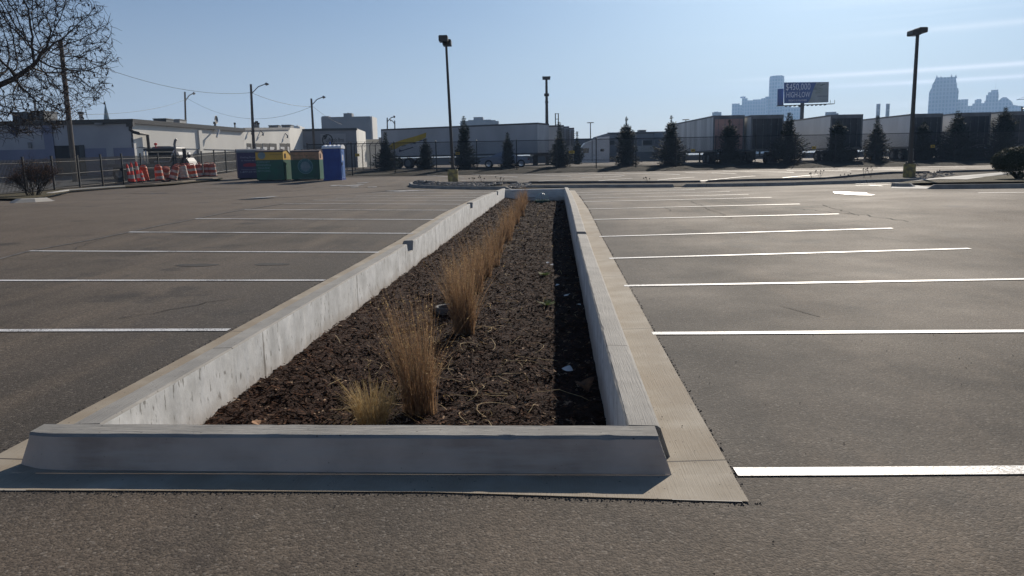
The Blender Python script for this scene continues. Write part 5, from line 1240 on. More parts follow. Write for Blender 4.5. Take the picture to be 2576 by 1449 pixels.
# ================================================================== WHITE SLEEPER TRACTOR (faces left)
D = 108; pr = gp(1531, D); pl = gp(1429.6, D); o = thing('semi_tractor', 'white sleeper-cab semi tractor facing left behind the fence', 'truck', (pl+pr)/2, YR); Lh = (pr-pl).length/2
def tz(p): return (p[0]-(1429.6+1531)/2)*D/F, ztop(p[0], p[1], D)-o.location.z
PT = [tz(z5(*q)) for q in ((1283,775),(1283,440),(1180,452),(1080,487),(985,520),(960,548),(930,590),(912,640),(850,655),(795,672),(768,700),(765,740),(790,775))]
m = MB(); m.slaby(PT, 0, 2.45); body = m.obj('body', M['truckwhite'], o)
m = MB(); m.slaby([tz(z5(*q)) for q in ((950,650),(950,600),(975,590),(1028,590),(1025,648))], -.02, -.001); m.obj('window', M['glass'], o)
m = MB(); m.slaby([tz(z5(*q)) for q in ((1170,632),(1170,605),(1180,599),(1205,599),(1215,605),(1215,632))], -.02, -.001); m.obj('window', M['glass'], o)
m = MB(); m.slaby([tz(z5(*q)) for q in ((835,698),(850,680),(893,674),(885,692))], -.02, -.001); m.obj('headlight', M['glass'], o)
m = MB(); m.box((tz(z5(975, 0))[0], .15, tz(z5(0, 590))[1]), (tz(z5(975, 0))[0]+.01, 2.3, tz(z5(0, 590))[1]+.01)); m.slaby([tz(z5(*q)) for q in ((905,640),(925,592),(955,550),(950,560),(935,598),(915,640))], .1, 2.3); m.obj('windshield', M['glass'], o)
m = MB(); m.slaby([tz(z5(*q)) for q in ((1062,486),(1072,486),(1072,760),(1062,760))], -.012, -.001); m.slaby([tz(z5(*q)) for q in ((1078,677),(1160,677),(1160,681),(1078,681))], -.014, -.001); m.slaby([tz(z5(*q)) for q in ((935,735),(1283,738),(1283,746),(935,744))], -.014, -.001); m.obj('body_seams', M['hvac'], o)
m = MB(); m.slaby([tz(z5(*q)) for q in ((930,615),(943,605),(943,660),(930,655))], -.3, -.1); m.tube([tz3 for tz3 in ((tz(z5(938, 625))[0], -.12, tz(z5(938, 625))[1]), (tz(z5(945, 625))[0], .0, tz(z5(945, 625))[1]))], .03, 5); m.obj('mirror', M['truckwhite'], o)
for x, side in ((z5(858, 0)[0], 1), (z5(1140, 0)[0], 1), (z5(1230, 0)[0], 1)):
    xx = (x-(1429.6+1531)/2)*D/F; t, q = MB(), MB()
    for yy, sd_ in ((.15, -1), (2.2, 1)):
        t.lathe([(.32, yy-.14), (.50, yy-.14), (.52, yy-.1), (.52, yy+.1), (.50, yy+.14), (.32, yy+.14)], 18, (xx, 0, .5), axis='y'); q.lathe([(.32, yy+sd_*.1), (.1, yy+sd_*.12), (0, yy+sd_*.16)], 18, (xx, 0, .5), axis='y')
    a_ = t.obj('wheel', M['rubber'], o); q.obj('rim', M['rim'], a_)
m = MB(); m.box((-1.6, .3, .45), (Lh+1.2, 2.1, .85)); m.obj('chassis', M['dark'], o)
# ================================================================== PARKED CAR
D = 66.8; pc = gp(1269, D); o = thing('parked_car', 'silver-blue two-door car parked between the fence and the long trailer', 'car', pc, YR-.03)
pc_z = pc.z
def cz(x, z_): return ((z4(x, 0)[0]-1269)*D/F, z_)
prof = [(1572,.42),(1570,.62),(1590,.80),(1640,.86),(1700,.93),(1745,1.02),(1800,1.25),(1860,1.34),(1930,1.33),(1990,1.18),(2030,1.02),(2120,.94),(2175,.82),(2205,.62),(2205,.40),(2190,.30),(1590,.30)]
m = MB(); W_ = 1.78; Pp = [cz(*q) for q in prof]; rows_ = []
for y, k in ((0, .93), (.08, 1), (W_-.08, 1), (W_, .93)):
    rows_.append([(x, y+(max(0, z_-.95)*.55 if y < .5 else -max(0, z_-.95)*.55), .30+(z_-.30)*(k if z_ < 1.0 else 1)) for x, z_ in Pp])
n_ = len(Pp); b_ = len(m.v)
for r_ in rows_: m.v += r_
for i in range(3):
    for j in range(n_): m.f.append((b_+i*n_+j, b_+(i+1)*n_+j, b_+(i+1)*n_+(j+1) % n_, b_+i*n_+(j+1) % n_)); m.m.append(0)
m.f.append(tuple(b_+j for j in range(n_))); m.m.append(0); m.f.append(tuple(b_+3*n_+j for j in reversed(range(n_)))); m.m.append(0)
m.obj('body', M['carblue'], o)
m = MB(); m.face([(x, .06+max(0, z_-.95)*.55-.02, z_) for x, z_ in [cz(*q) for q in ((1725,.96),(1800,1.20),(1860,1.28),(1925,1.27),(1985,1.12),(2015,.97))]]); m.obj('side_window', M['glass'], o)
for x in (1690, 2097):
    xx = cz(x, 0)[0]; t, q = MB(), MB()
    for yy, sd_ in ((.10, -1), (W_-.10, 1)):
        t.lathe([(.22, yy-.11), (.33, yy-.11), (.34, yy-.08), (.34, yy+.08), (.33, yy+.11), (.22, yy+.11)], 20, (xx, 0, .34), axis='y'); q.lathe([(.23, yy+sd_*.08), (.05, yy+sd_*.06), (0, yy+sd_*.1)], 10, (xx, 0, .34), axis='y')
    a_ = t.obj('wheel', M['rubber'], o); q.obj('rim', M['chrome'], a_)
m = MB(); x0, x1 = cz(2180, 0)[0], cz(2200, 0)[0]; m.box((x0, -.005, .62), (x1, .12, .74)); m.obj('tail_light', M['printred'], o)
# ================================================================== TOW / FLATBED TRUCK BEHIND THE PICKET FENCE
D = 57.5; vx0 = zb(1050, 0)[0]; p = gp(vx0, D); o = thing('flatbed_truck', 'white-cab flatbed tow truck seen from behind, beyond the picket fence and drums', 'truck', p, YR)
def tb(x, y): return ((zb(x, 0)[0]-vx0)*D/F, ztop(zb(x, 0)[0], zb(0, y)[1], D)-p.z)
m = MB(); m.slaby([tb(*q) for q in ((680,500),(690,215),(1330,205),(1375,215),(1400,330),(1405,620),(680,620))], .9, 3.1); m.obj('cab', M['white'], o)
m = MB(); m.slaby([tb(*q) for q in ((1408,330),(1470,345),(1530,430),(1560,520),(1545,640),(1408,640))], 1.4, 2.9); m.obj('hood', M['hvac'], o)
m = MB(); m.slaby([tb(*q) for q in ((700,400),(705,230),(1260,225),(1250,400),(1200,470),(720,500))], .86, .895); m.obj('rear_window', M['doordark'], o)
m = MB(); m.slaby([tb(*q) for q in ((655,205),(650,145),(1340,130),(1345,195))], .5, 2.2); m.obj('visor_rack', M['black'], o)
m = MB(); m.slaby([tb(*q) for q in ((780,140),(810,100),(950,82),(1200,82),(1290,100),(1310,135))], .9, 2.8); m.obj('roof', M['hvac'], o)
m = MB(); A_, B_ = tb(1360, 520), tb(1345, 40); m.tube([(A_[0], .6, A_[1]), (B_[0], .6, B_[1]), (B_[0]+.08, .6, B_[1]+.28), (B_[0]+.2, .6, B_[1]+.38)], .09, 10); m.obj('exhaust_stack', M['hvac'], o)
m = MB(); A_, B_ = tb(1210, 440), tb(1340, 170); m.tube([(A_[0], .5, A_[1]), (B_[0], .5, B_[1])], .05, 6); A_, B_ = tb(660, 175), tb(580, 310); m.tube([(A_[0], .5, A_[1]), (B_[0], .5, B_[1])], .03, 6)
A_, B_ = tb(700, 190), tb(700, 520); m.tube([(A_[0], .5, A_[1]), (B_[0], .5, B_[1])], .07, 6); A_, B_ = tb(880, 440), tb(1210, 437); m.tube([(A_[0], .5, A_[1]), (B_[0], .5, B_[1])], .07, 6); m.obj('headache_rack', M['truckwhite'], o)
m = MB(); A_ = tb(1520, 245); m.box((A_[0]-.13, .8, A_[1]-.36), (A_[0]+.13, .9, A_[1]+.36)); B_ = tb(1430, 340); m.tube([(B_[0], .9, B_[1]), (A_[0], .85, A_[1]-.3)], .025, 5); A_ = tb(1605, 310); m.lathe([(.0, .0), (.14, .03), (.0, .05)], 10, (A_[0], .9, A_[1]), axis='y'); m.tube([(A_[0], .9, A_[1]), (A_[0]-.4, 1.1, A_[1]-.5)], .02, 5); m.obj('mirror', M['dark'], o)
m = MB(); A_ = tb(910, 80); m.lathe([(.04, -.15), (.04, .05), (.11, .05), (.11, .20), (0, .24)], 10, (A_[0], .7, A_[1])); m.obj('beacon', M['tube'], o)
m = MB(); A_, B_ = tb(-330, 505), tb(680, 560); m.box((A_[0], .3, A_[1]-.22), (B_[0]+2.0, 2.7, A_[1])); m.obj('deck', M['hvac'], o)
m = MB(); A_ = tb(170, 440); m.box((A_[0], .4, A_[1]-.35), (A_[0]+1.7, .6, A_[1])); m.obj('light_bar', M['truckwhite'], o)
m = MB(); A_, B_ = tb(-60, 540), tb(640, 850); m.box((A_[0], .45, B_[1]+.1), (B_[0], 2.5, A_[1]-.05)); m.obj('undercarriage', M['black'], o)
for x in (80, 330, 1560):
    A_ = tb(x, 0); t, q = MB(), MB(); t.lathe([(.3, -.2), (.48, -.2), (.5, -.15), (.5, .25), (.3, .25)], 18, (A_[0], .5, .5), axis='y'); q.lathe([(.3, -.12), (.1, -.1), (0, -.14)], 18, (A_[0], .5, .5), axis='y'); a_ = t.obj('wheel', M['rubber'], o); q.obj('rim', M['rim'], a_)
# ================================================================== BUILDINGS
def wallpoly(mb, pts, z0, mi=0):
    """pts: list of (x,y,ztop) ground plan corners; vertical faces between them"""
    for a, b in zip(pts[:-1], pts[1:]): mb.face([(a[0], a[1], z0), (b[0], b[1], z0), (b[0], b[1], b[2]), (a[0], a[1], a[2])], mi)
def solid(mb, plan, z0, tops, mi=0): mb.prism(plan, z0, tops, mi)
def P2(vx, D): p = gp(vx, D); return Vector((p.x, p.y, 0))
# --- building 1 : blue-grey front, cream side
c0 = P2(-160, 65); c1 = P2(344.5, 65); c2 = P2(619.5, 84.4); zr = ztop(344.5, 300, 65); zr2 = ztop(619, 323.5, 84.4); g0 = zg(c1.x, c1.y)-.3
back = hf*30; o = thing('warehouse', 'long low warehouse with a blue-grey shaded front and cream side wall at the left', 'building', (c1.x, c1.y, 0), YR)
def loc_(v): d = v-Vector((c1.x, c1.y, 0)); return (d.dot(hr), d.dot(hf))
q0, q1, q2 = loc_(c0), loc_(c1), loc_(c2); q3 = (q2[0]-22, q2[1]+.5); q4 = (q0[0], q2[1]+.5)
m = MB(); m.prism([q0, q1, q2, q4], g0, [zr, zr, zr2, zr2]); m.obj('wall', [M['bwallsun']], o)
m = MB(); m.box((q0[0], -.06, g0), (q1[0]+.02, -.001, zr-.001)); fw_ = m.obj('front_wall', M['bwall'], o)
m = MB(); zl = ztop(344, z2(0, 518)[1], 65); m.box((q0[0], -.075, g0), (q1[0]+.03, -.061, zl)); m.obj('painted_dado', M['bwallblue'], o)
m = MB(); dx_ = (q2[0]-q1[0], q2[1]-q1[1]); n2 = Vector((dx_[1], -dx_[0], 0)).normalized()
m.prism([(q0[0]-.1, -.25), (q1[0]+.22, -.25), (q2[0]+.22, q2[1]), (q2[0]-.2, q2[1]), (q1[0]-.3, .3), (q0[0], .3)], [zr-.34]*2+[zr2-.34]*2+[zr-.34]*2, [zr+.03]*2+[zr2+.03]*2+[zr+.03]*2); m.obj('roof_fascia', M['dark'], o)
def F1(x, y): v = z2(x, y); r = ray(*v); t = ((c1-EYE).dot(hf)-.0)/r.dot(hf); q = EYE+r*t; return (q-Vector((c1.x, c1.y, 0))).dot(hr), q.z
def fbox(x0, y0, x1, y1, d0, d1, name, mt, par=None):
    a, b = F1(x0, y1), F1(x1, y0); m = MB(); m.box((a[0], d0, a[1]), (b[0], d1, b[1])); return m.obj(name, mt, par or o)
sg = fbox(135, 275, 468, 382, -.14, -.08, 'sign', mat('banner', (.50, .50, .52), .7, (.40, .41, .46), 3))
a_ = F1(300, 306); text('EASTERN PACKING', a_[0]+.3, a_[1], .42, M['navy'], sg, y=-.15, width=4.4)
for k, t_ in enumerate(('WHOLESALE MEATS', 'QUALITY FOOD SERVICE', 'OPEN TO THE PUBLIC')): a_ = F1(330, 326+17*k); text(t_, a_[0], a_[1], .24, M['navy'], sg, y=-.15, width=3.4)
a_ = F1(180, 335); m = MB(); m.slaby([(a_[0]+.45*math.cos(k*.7)*(1 if k % 2 else .6), a_[1]+.5*math.sin(k*.7)*(1 if k % 2 else .7)) for k in range(9)], -.155, -.145); m.obj('emblem', M['navy'], sg)
fbox(605, 492, 950, 880, -.10, -.076, 'door', M['doordark'])
for k in (605, 940): fbox(k, 488, k+14, 880, -.13, -.101, 'door_frame', M['trim'])
fbox(1240, 520, 1280, 880, -.12, -.076, 'pilaster', M['bwall'])
fbox(560, 235, 590, 880, -.16, -.076, 'downpipe', M['bwallblue'])
fbox(335, 460, 362, 525, -.22, -.077, 'meter_box', M['hvac'])
fbox(1105, 240, 1180, 265, -.55, -.077, 'wall_light', M['hvac']); fbox(72, 270, 130, 290, -.55, -.077, 'wall_light', M['hvac'])
m = MB(); pts_ = [F1(*q) for q in ((1480,250),(1480,320),(1520,345),(1575,360))]; m.tube([(x, -.2, z_) for x, z_ in pts_]+[(q1[0]+.45, 1.6, pts_[-1][1]-.05), (q1[0]+.47, 1.65, g0+1)], .13, 8); m.box((pts_[0][0]-.25, -.4, pts_[0][1]-.25), (pts_[0][0]+.3, -.08, pts_[0][1]+.15)); m.obj('downpipe', M['dark'], o)
m = MB()
for k in range(3): a_ = F1(1500, 400+k*60); m.tube([(a_[0], -.1, a_[1]+.8), (a_[0], -.1, a_[1])], .04, 5)
m.obj('conduit', M['trim'], o)
# cream side: pilaster, ledge line, vents
def S1(u, z_, off=.0): v = Vector((q1[0], q1[1], 0)).lerp(Vector((q2[0], q2[1], 0)), u)+n2*off; return (v.x, v.y, z_)
def sbox(u0_, u1_, z0, z1, off, name, mt):
    m = MB(); m.prism([S1(u0_, 0, .002)[:2], S1(u0_, 0, off)[:2], S1(u1_, 0, off)[:2], S1(u1_, 0, .002)[:2]], z0, z1); return m.obj(name, mt, o)
zled = zl
sbox(.02, .999, zled, zled+.06, .05, 'ledge', M['hvac']); sbox(.52, .55, g0, zr-.5, .14, 'pilaster', M['bwallsun']); sbox(.50, .515, g0, zled-.01, .2, 'pilaster', M['hvac'])
sbox(.93, .96, g0, zled-.01, .2, 'pilaster', M['hvac'])
m = MB(); a_ = Vector(S1(.68, zled+1.9, .05)); m.tube([a_, a_+Vector((n2.x, n2.y, 0))*.5, a_+Vector((n2.x, n2.y, 0))*.6+Vector((-.2, -.5, -.7))], .1, 8); m.obj('wall_light', M['white'], o)
# roof furniture of building 1 (each a thing)
def hvac(vx0, vx1, vb, vt, D, label, name='roof_unit', cat='roof unit', dp=1.5, mt='hvac', grp='roof units on the low warehouses'):
    a, b = at(vx0, vb, D), at(vx1, vb, D); zt_ = ztop(vx0, vt, D); Wd = (b-a).length; o_ = thing(name, label, cat, a, YR, grp)
    m = MB(); m.box((0, 0, -.6), (Wd, dp, zt_-a.z-.08)); m.obj('cabinet', M[mt], o_); m = MB(); m.box((-.05, -.05, zt_-a.z-.08), (Wd+.05, dp+.05, zt_-a.z)); m.obj('lid', M['trim'], o_)
    if Wd > 1:
        m = MB(); m.box((Wd*.1, -.03, .05), (Wd*.55, -.001, max(.1, zt_-a.z-.2))); m.obj('grille', M['traildark'], o_)
hvac(386, 418, 304, 298, 70, 'low dark roof unit nearest the corner of the cream wall', mt='traildark'); hvac(426, 452, 306, 300, 74, 'second low roof unit along the cream wall')
hvac(676, 700, 322, 315, 101, 'left one of two square roof units above the wall of dock openings', mt='hvac'); hvac(709, 731, 321.5, 314, 101, 'right one of two square roof units above the wall of dock openings')
hvac(32, 70, 303, 282, 66.5, 'big dark roof unit behind the tree branches at far left', mt='traildark', dp=2); hvac(80, 112, 303, 279, 67, 'second large roof unit behind the tree branches', mt='traildark', dp=2)
hvac(953, 966, 352, 346, 118, 'small roof unit on the low grey building left of the semi-trailer')
def stack(vx, vb, vt, D, r, label, cap=True):
    a = at(vx, vb, D); h = ztop(vx, vt, D)-a.z; o_ = thing('roof_vent', label, 'vent', a, YR, 'vent pipes on the low roofs'); m = MB(); m.tube([(0, 0, -.5), (0, 0, h)], r, 8); m.obj('pipe', M['hvac'], o_)
    m = MB(); m.tube([(0, 0, h-.18), (0, 0, h+.02)], r*1.5, 8); m.obj('cap', M['dark'], o_)
stack(205, 303, 282, 66, .16, 'thick vent pipe on the blue-grey building roof left of the corner'); stack(541, 315, 309-2, 80, .12, 'pipe carrying a round dish above the cream wall')
stack(591, 319, 309, 86, .08, 'thin vent pipe near the right end of the cream wall')
stack(642, 322, 308, 92, .11, 'left and shortest of the three dark vent pipes'); stack(646.5, 322, 305, 92, .12, 'middle, tallest of the three dark vent pipes'); stack(650.5, 322, 309, 92, .11, 'right-hand of the three dark vent pipes')
stack(92, 300, 252, 67, .10, 'tall thin vent pipe seen through the tree branches')
q = at(541, 301, 80); m = MB(); m.lathe([(0, 0), (.25, .04), (.42, .13), (.40, .14), (.24, .06), (0, .02)], 16, axis='x'); s = m.obj('satellite_dish', M['hvac']); s.location = q; tag(s, 'round satellite dish on a pipe above the cream wall', 'dish')
# --- building 2 : pale wall of tall dock openings
w0 = P2(619.5, 84.6); w1 = P2(733.5, 97.5); w2_ = P2(766, 104); zt0 = ztop(620, 322, 84.6); zt1 = ztop(733, 321, 97.5); zt2 = ztop(766, 324, 104)
o = thing('dock_building', 'pale cream building with a row of tall dark dock openings behind the bins', 'building', (w0.x, w0.y, 0), YR)
def l2(v): d = v-Vector((w0.x, w0.y, 0)); return (d.dot(hr), d.dot(hf))
e0, e1, e2 = l2(w0), l2(w1), l2(w2_); g0 = zg(w0.x, w0.y)-.3
m = MB(); m.prism([e0, e1, e2, (e2[0]-20, e2[1]+.1), (e0[0]-20, e2[1]+.1), (e0[0]-20, e0[1]+.05)], g0, [zt0, zt1, zt2, zt2, zt0, zt0]); m.obj('wall', M['bwallsun'], o)
dv = (Vector(e1)-Vector(e0)); nn = Vector((dv.y, -dv.x)).normalized(); Lw = dv.length; dv.normalize()
def bpt(u, off): q = Vector(e0)+dv*u+nn*off; return (q.x, q.y)
def u_at(vx):
    best = 0
    for k in range(400):
        q = w0.lerp(w1, k/400); q.z = 4; dd = q-EYE; x = CX+F*dd.dot(rt)/dd.dot(fw)
        if x <= vx: best = k/400
    return best*Lw
for i, (xa, xb) in enumerate(((552, 610), (665, 745), (752, 835), (838, 930), (973, 1058), (1062, 1130))):
    ua, ub = u_at(z3(xa, 0)[0]), u_at(z3(xb, 0)[0]); Dm = 84.6+(97.5-84.6)*ua/Lw; zz = ztop(z3(xa, 0)[0], z3(0, 528)[1], Dm)
    m = MB(); m.prism([bpt(ua, .004), bpt(ua, .03), bpt(ub, .03), bpt(ub, .004)], g0, zz); fr_ = m.obj('dock_opening', M['doordark'], o)  # flat dark board standing in for the shaded recess of the opening
    m = MB(); m.prism([bpt(ua+.02, .031), bpt(ua+.02, .06), bpt(ua+(ub-ua)*.60, .06), bpt(ua+(ub-ua)*.60, .031)], g0, zz-.42); m.obj('dock_door', M['white'], fr_)
m = MB(); m.prism([bpt(0, .0), bpt(0, .12), bpt(Lw, .12), bpt(Lw, .0)], [zt0-.25, zt0-.25, zt1-.25, zt1-.25], [zt0+.03, zt0+.03, zt1+.03, zt1+.03]); m.obj('parapet', M['hvac'], o)
for i, x in enumerate((600, 740, 1050)):
    u = u_at(z3(x, 0)[0]); zz = ztop(z3(x, 0)[0], z3(0, 410)[1], 91); a_ = bpt(u, .0); b_ = bpt(u, .28); m = MB(); m.tube([(a_[0], a_[1], zz+.3), (b_[0], b_[1], zz), (b_[0], b_[1]-.1, zz-.25)], [.05, .08, .12], 6); m.obj('wall_light', M['hvac'], o)
# --- building 3 : dark gable with painted sign
D3 = 104.5; x0, x1 = P2(766, D3), P2(901, D3); zt3 = ztop(833, 324, D3); o = thing('painted_sign_building', 'dark grey building with a hand-painted grocer sign behind the portable toilet', 'building', (x0.x, x0.y, 0), YR)
W = (x1-x0).length; g0 = zg(x0.x, x0.y)-.3; r2 = P2(923.5, 115); e = (r2-Vector((x0.x, x0.y, 0))); e = (e.dot(hr), e.dot(hf)); zt4 = ztop(923.5, 331.5, 115)
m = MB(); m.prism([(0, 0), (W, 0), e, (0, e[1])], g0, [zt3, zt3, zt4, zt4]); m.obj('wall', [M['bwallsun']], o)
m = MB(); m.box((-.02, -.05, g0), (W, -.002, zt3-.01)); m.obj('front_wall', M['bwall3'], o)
m = MB(); m.box((-.1, -.15, zt3-.25), (W+.1, .3, zt3+.05)); m.obj('roof_fascia', M['trim'], o)
def F3(x, y): v = z3(x, y); r = ray(*v); t = ((x0-EYE).dot(hf))/r.dot(hf); q = EYE+r*t; return (q-Vector((x0.x, x0.y, 0))).dot(hr), q.z
a_, b_ = F3(1495, 560), F3(1805, 405); m = MB(); m.box((a_[0], -.09, a_[1]), (b_[0], -.052, b_[1])); s = m.obj('sign', M['signpanel'], o)
a_ = F3(1672, 508); b_ = F3(1785, 508); text('LoPiccolo Bros', a_[0], a_[1], .72, M['black'], s, y=-.12, width=(b_[0]-a_[0])*2)
m = MB(); P = [F3(1578+62*math.cos(t), 487-68*math.sin(t)) for t in [math.radians(k) for k in range(-60, 240, 12)]]; m.tube([(x, -.13, z_) for x, z_ in P], .07, 5)
for q in (((1520,430),(1548,448)),((1548,432),(1552,460)),((1575,425),(1550,470)),((1530,480),(1550,462))): A_, B_ = F3(*q[0]), F3(*q[1]); m.tube([(A_[0], -.13, A_[1]), (B_[0], -.13, B_[1])], [.05, .12], 5)
m.obj('painted_fruit_outline', M['black'], s)
m = MB(); A_, B_ = F3(1160, 555), F3(1560, 578); m.tube([(A_[0], -.3, A_[1]), (B_[0], -.3, B_[1])], .09, 5); m.obj('canopy_rail', M['hvac'], o)
# --- far structures
def slab_building(name, label, vx0, vx1, D, vtop, depth, mt, extras=(), cat='building', group=None, win=None, vb=None, rz=0):
    a, b = gp(vx0, D), gp(vx1, D); W = (b-a).length; zz = ztop((vx0+vx1)/2, vtop, D); o = thing(name, label, cat, (a.x, a.y, 0), YR+rz, group); g = zg(a.x, a.y)-1
    m = MB(); m.box((0, 0, g), (W, depth, zz)); m.obj('wall', M[mt], o)
    for k, (u0_, u1_, vt, dy, dd, nm) in enumerate(extras):
        m = MB(); zt_ = ztop((vx0+vx1)/2, vt, D); m.box((W*u0_, dy*depth, zz+.01 if zt_ > zz else g), (W*u1_, (dy+dd)*depth, zt_)); m.obj(nm, M[mt], o)
    if win:
        nr, nc, mw = win; m = MB(); hh = (zz-g-2)/nr
        for i in range(nr):
            for j in range(nc): m.box((W*(j+.2)/nc, -.25, g+2+hh*(i+.3)), (W*(j+.8)/nc, -.02, g+2+hh*(i+.75)))
        m.obj('window_bands', M[mw], o)
    return o, W, zz, g
o, W, zz, g = slab_building('concrete_block_tower', 'blocky windowless grey tower with a rooftop box behind the painted-sign building', 814.7, 937, 330, 293.5, 14, 'concbldg', ((.0, .14, 290.5, .1, .3, 'roof_house'), (.43, .60, 283.5, .2, .3, 'roof_house'), (.5, .53, 282, .3, .1, 'roof_house')))
m = MB(); m.box((W+.01, 1, g), (W+.6, 13, zz)); m.obj('lit_edge', M['bwallsun'], o)  # pale slab; sunlight on this side is put into the colour
slab_building('low_building', 'low pale building with a canopy left of the long semi-trailer', 923, 966, 120, 352, 10, 'bwallsun', ((0, 1, 350.4, -.05, 1.1, 'canopy'),))
o, W, zz, g = slab_building('terraced_building', 'distant terraced grey building rising over the long white trailer', 1161, 1256.5, 600, 305, 22, 'concbldg', ((.0, .35, 303.5, .0, .8, 'terrace'), (.20, .92, 302.5, .05, .8, 'terrace'), (.34, .59, 293.5, .2, .6, 'roof_house'), (.20, .34, 301, .1, .5, 'roof_house'), (.60, .80, 300.8, .1, .5, 'roof_house')))
slab_building('domed_building', 'tiny ornate rooftop far behind the dock building', 737, 760, 500, 318, 12, 'bwallsun', ((.2, .8, 316, .1, .7, 'roof_house'), (.52, .56, 313, .4, .1, 'finial')))
# church spire
b = gp(281.5, 400); zt_ = ztop(281.5, 254, 400); z1_ = ztop(281.5, 298, 400); o = thing('church_spire', 'green-grey church spire poking above the warehouse roof at left', 'spire', (b.x, b.y, 0), YR)
m = MB(); r_ = 1.35; m.lathe([(r_*1.05, b.z), (r_*1.05, z1_-4), (r_, z1_), (.08, zt_-.8), (0, zt_-.8)], 8); m.obj('steeple', mat('verdigris', (.10, .14, .14), .7), o); m = MB(); m.box((-.06, -.06, zt_-.9), (.06, .06, zt_)); m.box((-.3, -.05, zt_-.45), (.3, .05, zt_-.36)); m.obj('cross', M['dark'], o)
# low warehouses at the right beyond the yard
o, W, zz, g = slab_building('dock_warehouse', 'long grey warehouse with dock doors behind the spruces, right of the white tractor', 1531, 1712, 135, 332.6, 16, 'bwall3', ())
def FW(x, y, D=135):
    v = z5(x, y); r = ray(*v); q = EYE+r*(D/r.dot(hf)); return (q-Vector((o.location.x, o.location.y, 0))).dot(hr), q.z
for xa, xb in ((1290, 1350), (1700, 1825), (1885, 1990), (2060, 2160)):
    A_, B_ = FW(xa, 548), FW(xb, 492); m = MB(); m.box((A_[0], -.12, A_[1]), (B_[0], -.01, B_[1])); m.obj('dock_door', M['doordark'], o)
for xa in (1620, 1695, 1850): A_, B_ = FW(xa, 640), FW(xa+14, 490); m = MB(); m.box((A_[0], -.25, A_[1]), (B_[0], -.01, B_[1])); m.obj('dock_post', M['bwallsun'], o)
A_, B_ = FW(1590, 640), FW(2200, 552); m = MB(); m.box((A_[0], -.10, A_[1]), (B_[0], -.008, B_[1])); m.obj('lower_wall', M['bwallsun'], o)
m = MB(); m.box((-.2, -.2, zz-.3), (W+.2, .2, zz+.06)); m.obj('roof_fascia', M['roofgrey'], o)
slab_building('side_warehouse', 'sloping pale warehouse end behind the white tractor sleeper', 1513, 1533, 128, 342, 18, 'bwall3', ((.4, 1, 337, .0, 1, 'upper_wall'),))
slab_building('backdrop_wall', 'added dark backdrop hiding the bright horizon beneath the long semi-trailer', 960, 1470, 150, 394, .4, 'roofgrey', cat='wall')  # added dark backdrops that block the bright horizon under the trailers
slab_building('backdrop_wall', 'added dark backdrop hiding the bright horizon beneath the row of trailers at the right', 1700, 2640, 140, 381.5, .4, 'roofgrey', cat='wall')
slab_building('far_warehouse', 'low flat warehouse strip behind the small pine and tractor hood', 1446, 1516, 150, 348, 16, 'bwall3')
hvac(1608, 1625, 333, 327, 137, 'roof unit on the long dock warehouse', dp=2); hvac(1588, 1593, 333, 330.5, 137, 'tiny roof unit on the long dock warehouse, left of the bigger one')
slab_building('side_warehouse', 'grey warehouse end wall just left of the pink-doored trailer', 1697, 1722, 118, 325, 20, 'bwall3')
# thin distant masts
for vx, vt, D, lb in ((1485.6, 309, 220, 'thin T-headed lamp mast above the far warehouse strip'), (1723.5, 301.5, 220, 'small T-headed lamp mast above the streaked trailer')):
    b = gp(vx, D); h = ztop(vx, vt, D)-b.z; o = thing('lamp_mast', lb, 'lamp mast', b, YR, 'distant lamp masts'); m = MB(); m.tube([(0, 0, 0), (0, 0, h)], [.2, .13], 6); m.obj('pole', M['hvac'], o); m = MB(); m.lathe([(0, h-.1), (1.0, h-.05), (1.0, h+.12), (0, h+.2)], 10); m.obj('lamp_head', M['hvac'], o)
# ================================================================== BILLBOARD
D = 190; b = gp(2020, D); o = thing('billboard', 'large billboard on a single post reading $450,000 HIGH-LOW', 'billboard', (b.x, b.y, 0), YR)
zq = lambda x, y: ((3040+x*.10093)/1.5652, (310+y*.10093)/1.5652)
def FB(x, y): v = zq(x, y); r = ray(*v); q = EYE+r*(D/r.dot(hf)); return (q-Vector((b.x, b.y, 0))).dot(hr), q.z
def fbp(pts, y0, y1, name, mt, par=None): m = MB(); m.slaby([FB(*q) for q in pts], y0, y1); return m.obj(name, mt, par or o)
panel = fbp(((465,960),(465,150),(2190,132),(2170,920),(1300,950)), -.4, .0, 'panel', M['bbblue'])
fbp(((1360,945),(1480,770),(1540,560),(1640,290),(1700,160),(2180,136),(2160,915)), -.44, -.41, 'pale_artwork', M['bbgrey'], panel)
fbp(((265,1050),(280,390),(500,370),(500,1040)), .9, 1.2, 'rear_panel', M['bbblue'])
A_ = FB(985, 440); text('$450,000', A_[0], A_[1], 2.15, M['bbwhite'], panel, y=-.45, width=FB(1470, 0)[0]-FB(515, 0)[0])
A_ = FB(985, 730); text('HIGH-LOW', A_[0], A_[1], 1.85, M['bbwhite'], panel, y=-.45, width=FB(1450, 0)[0]-FB(525, 0)[0])
A_ = FB(970, 885); text('FRIDAYS IN NOVEMBER', A_[0], A_[1], .62, M['bbwhite'], panel, y=-.45, width=FB(1325, 0)[0]-FB(610, 0)[0])
A_ = FB(1930, 715); text('GREEKTOWN', A_[0], A_[1], .45, M['navy'], panel, y=-.47, width=FB(2140, 0)[0]-FB(1730, 0)[0])
m = MB(); random.seed(9)
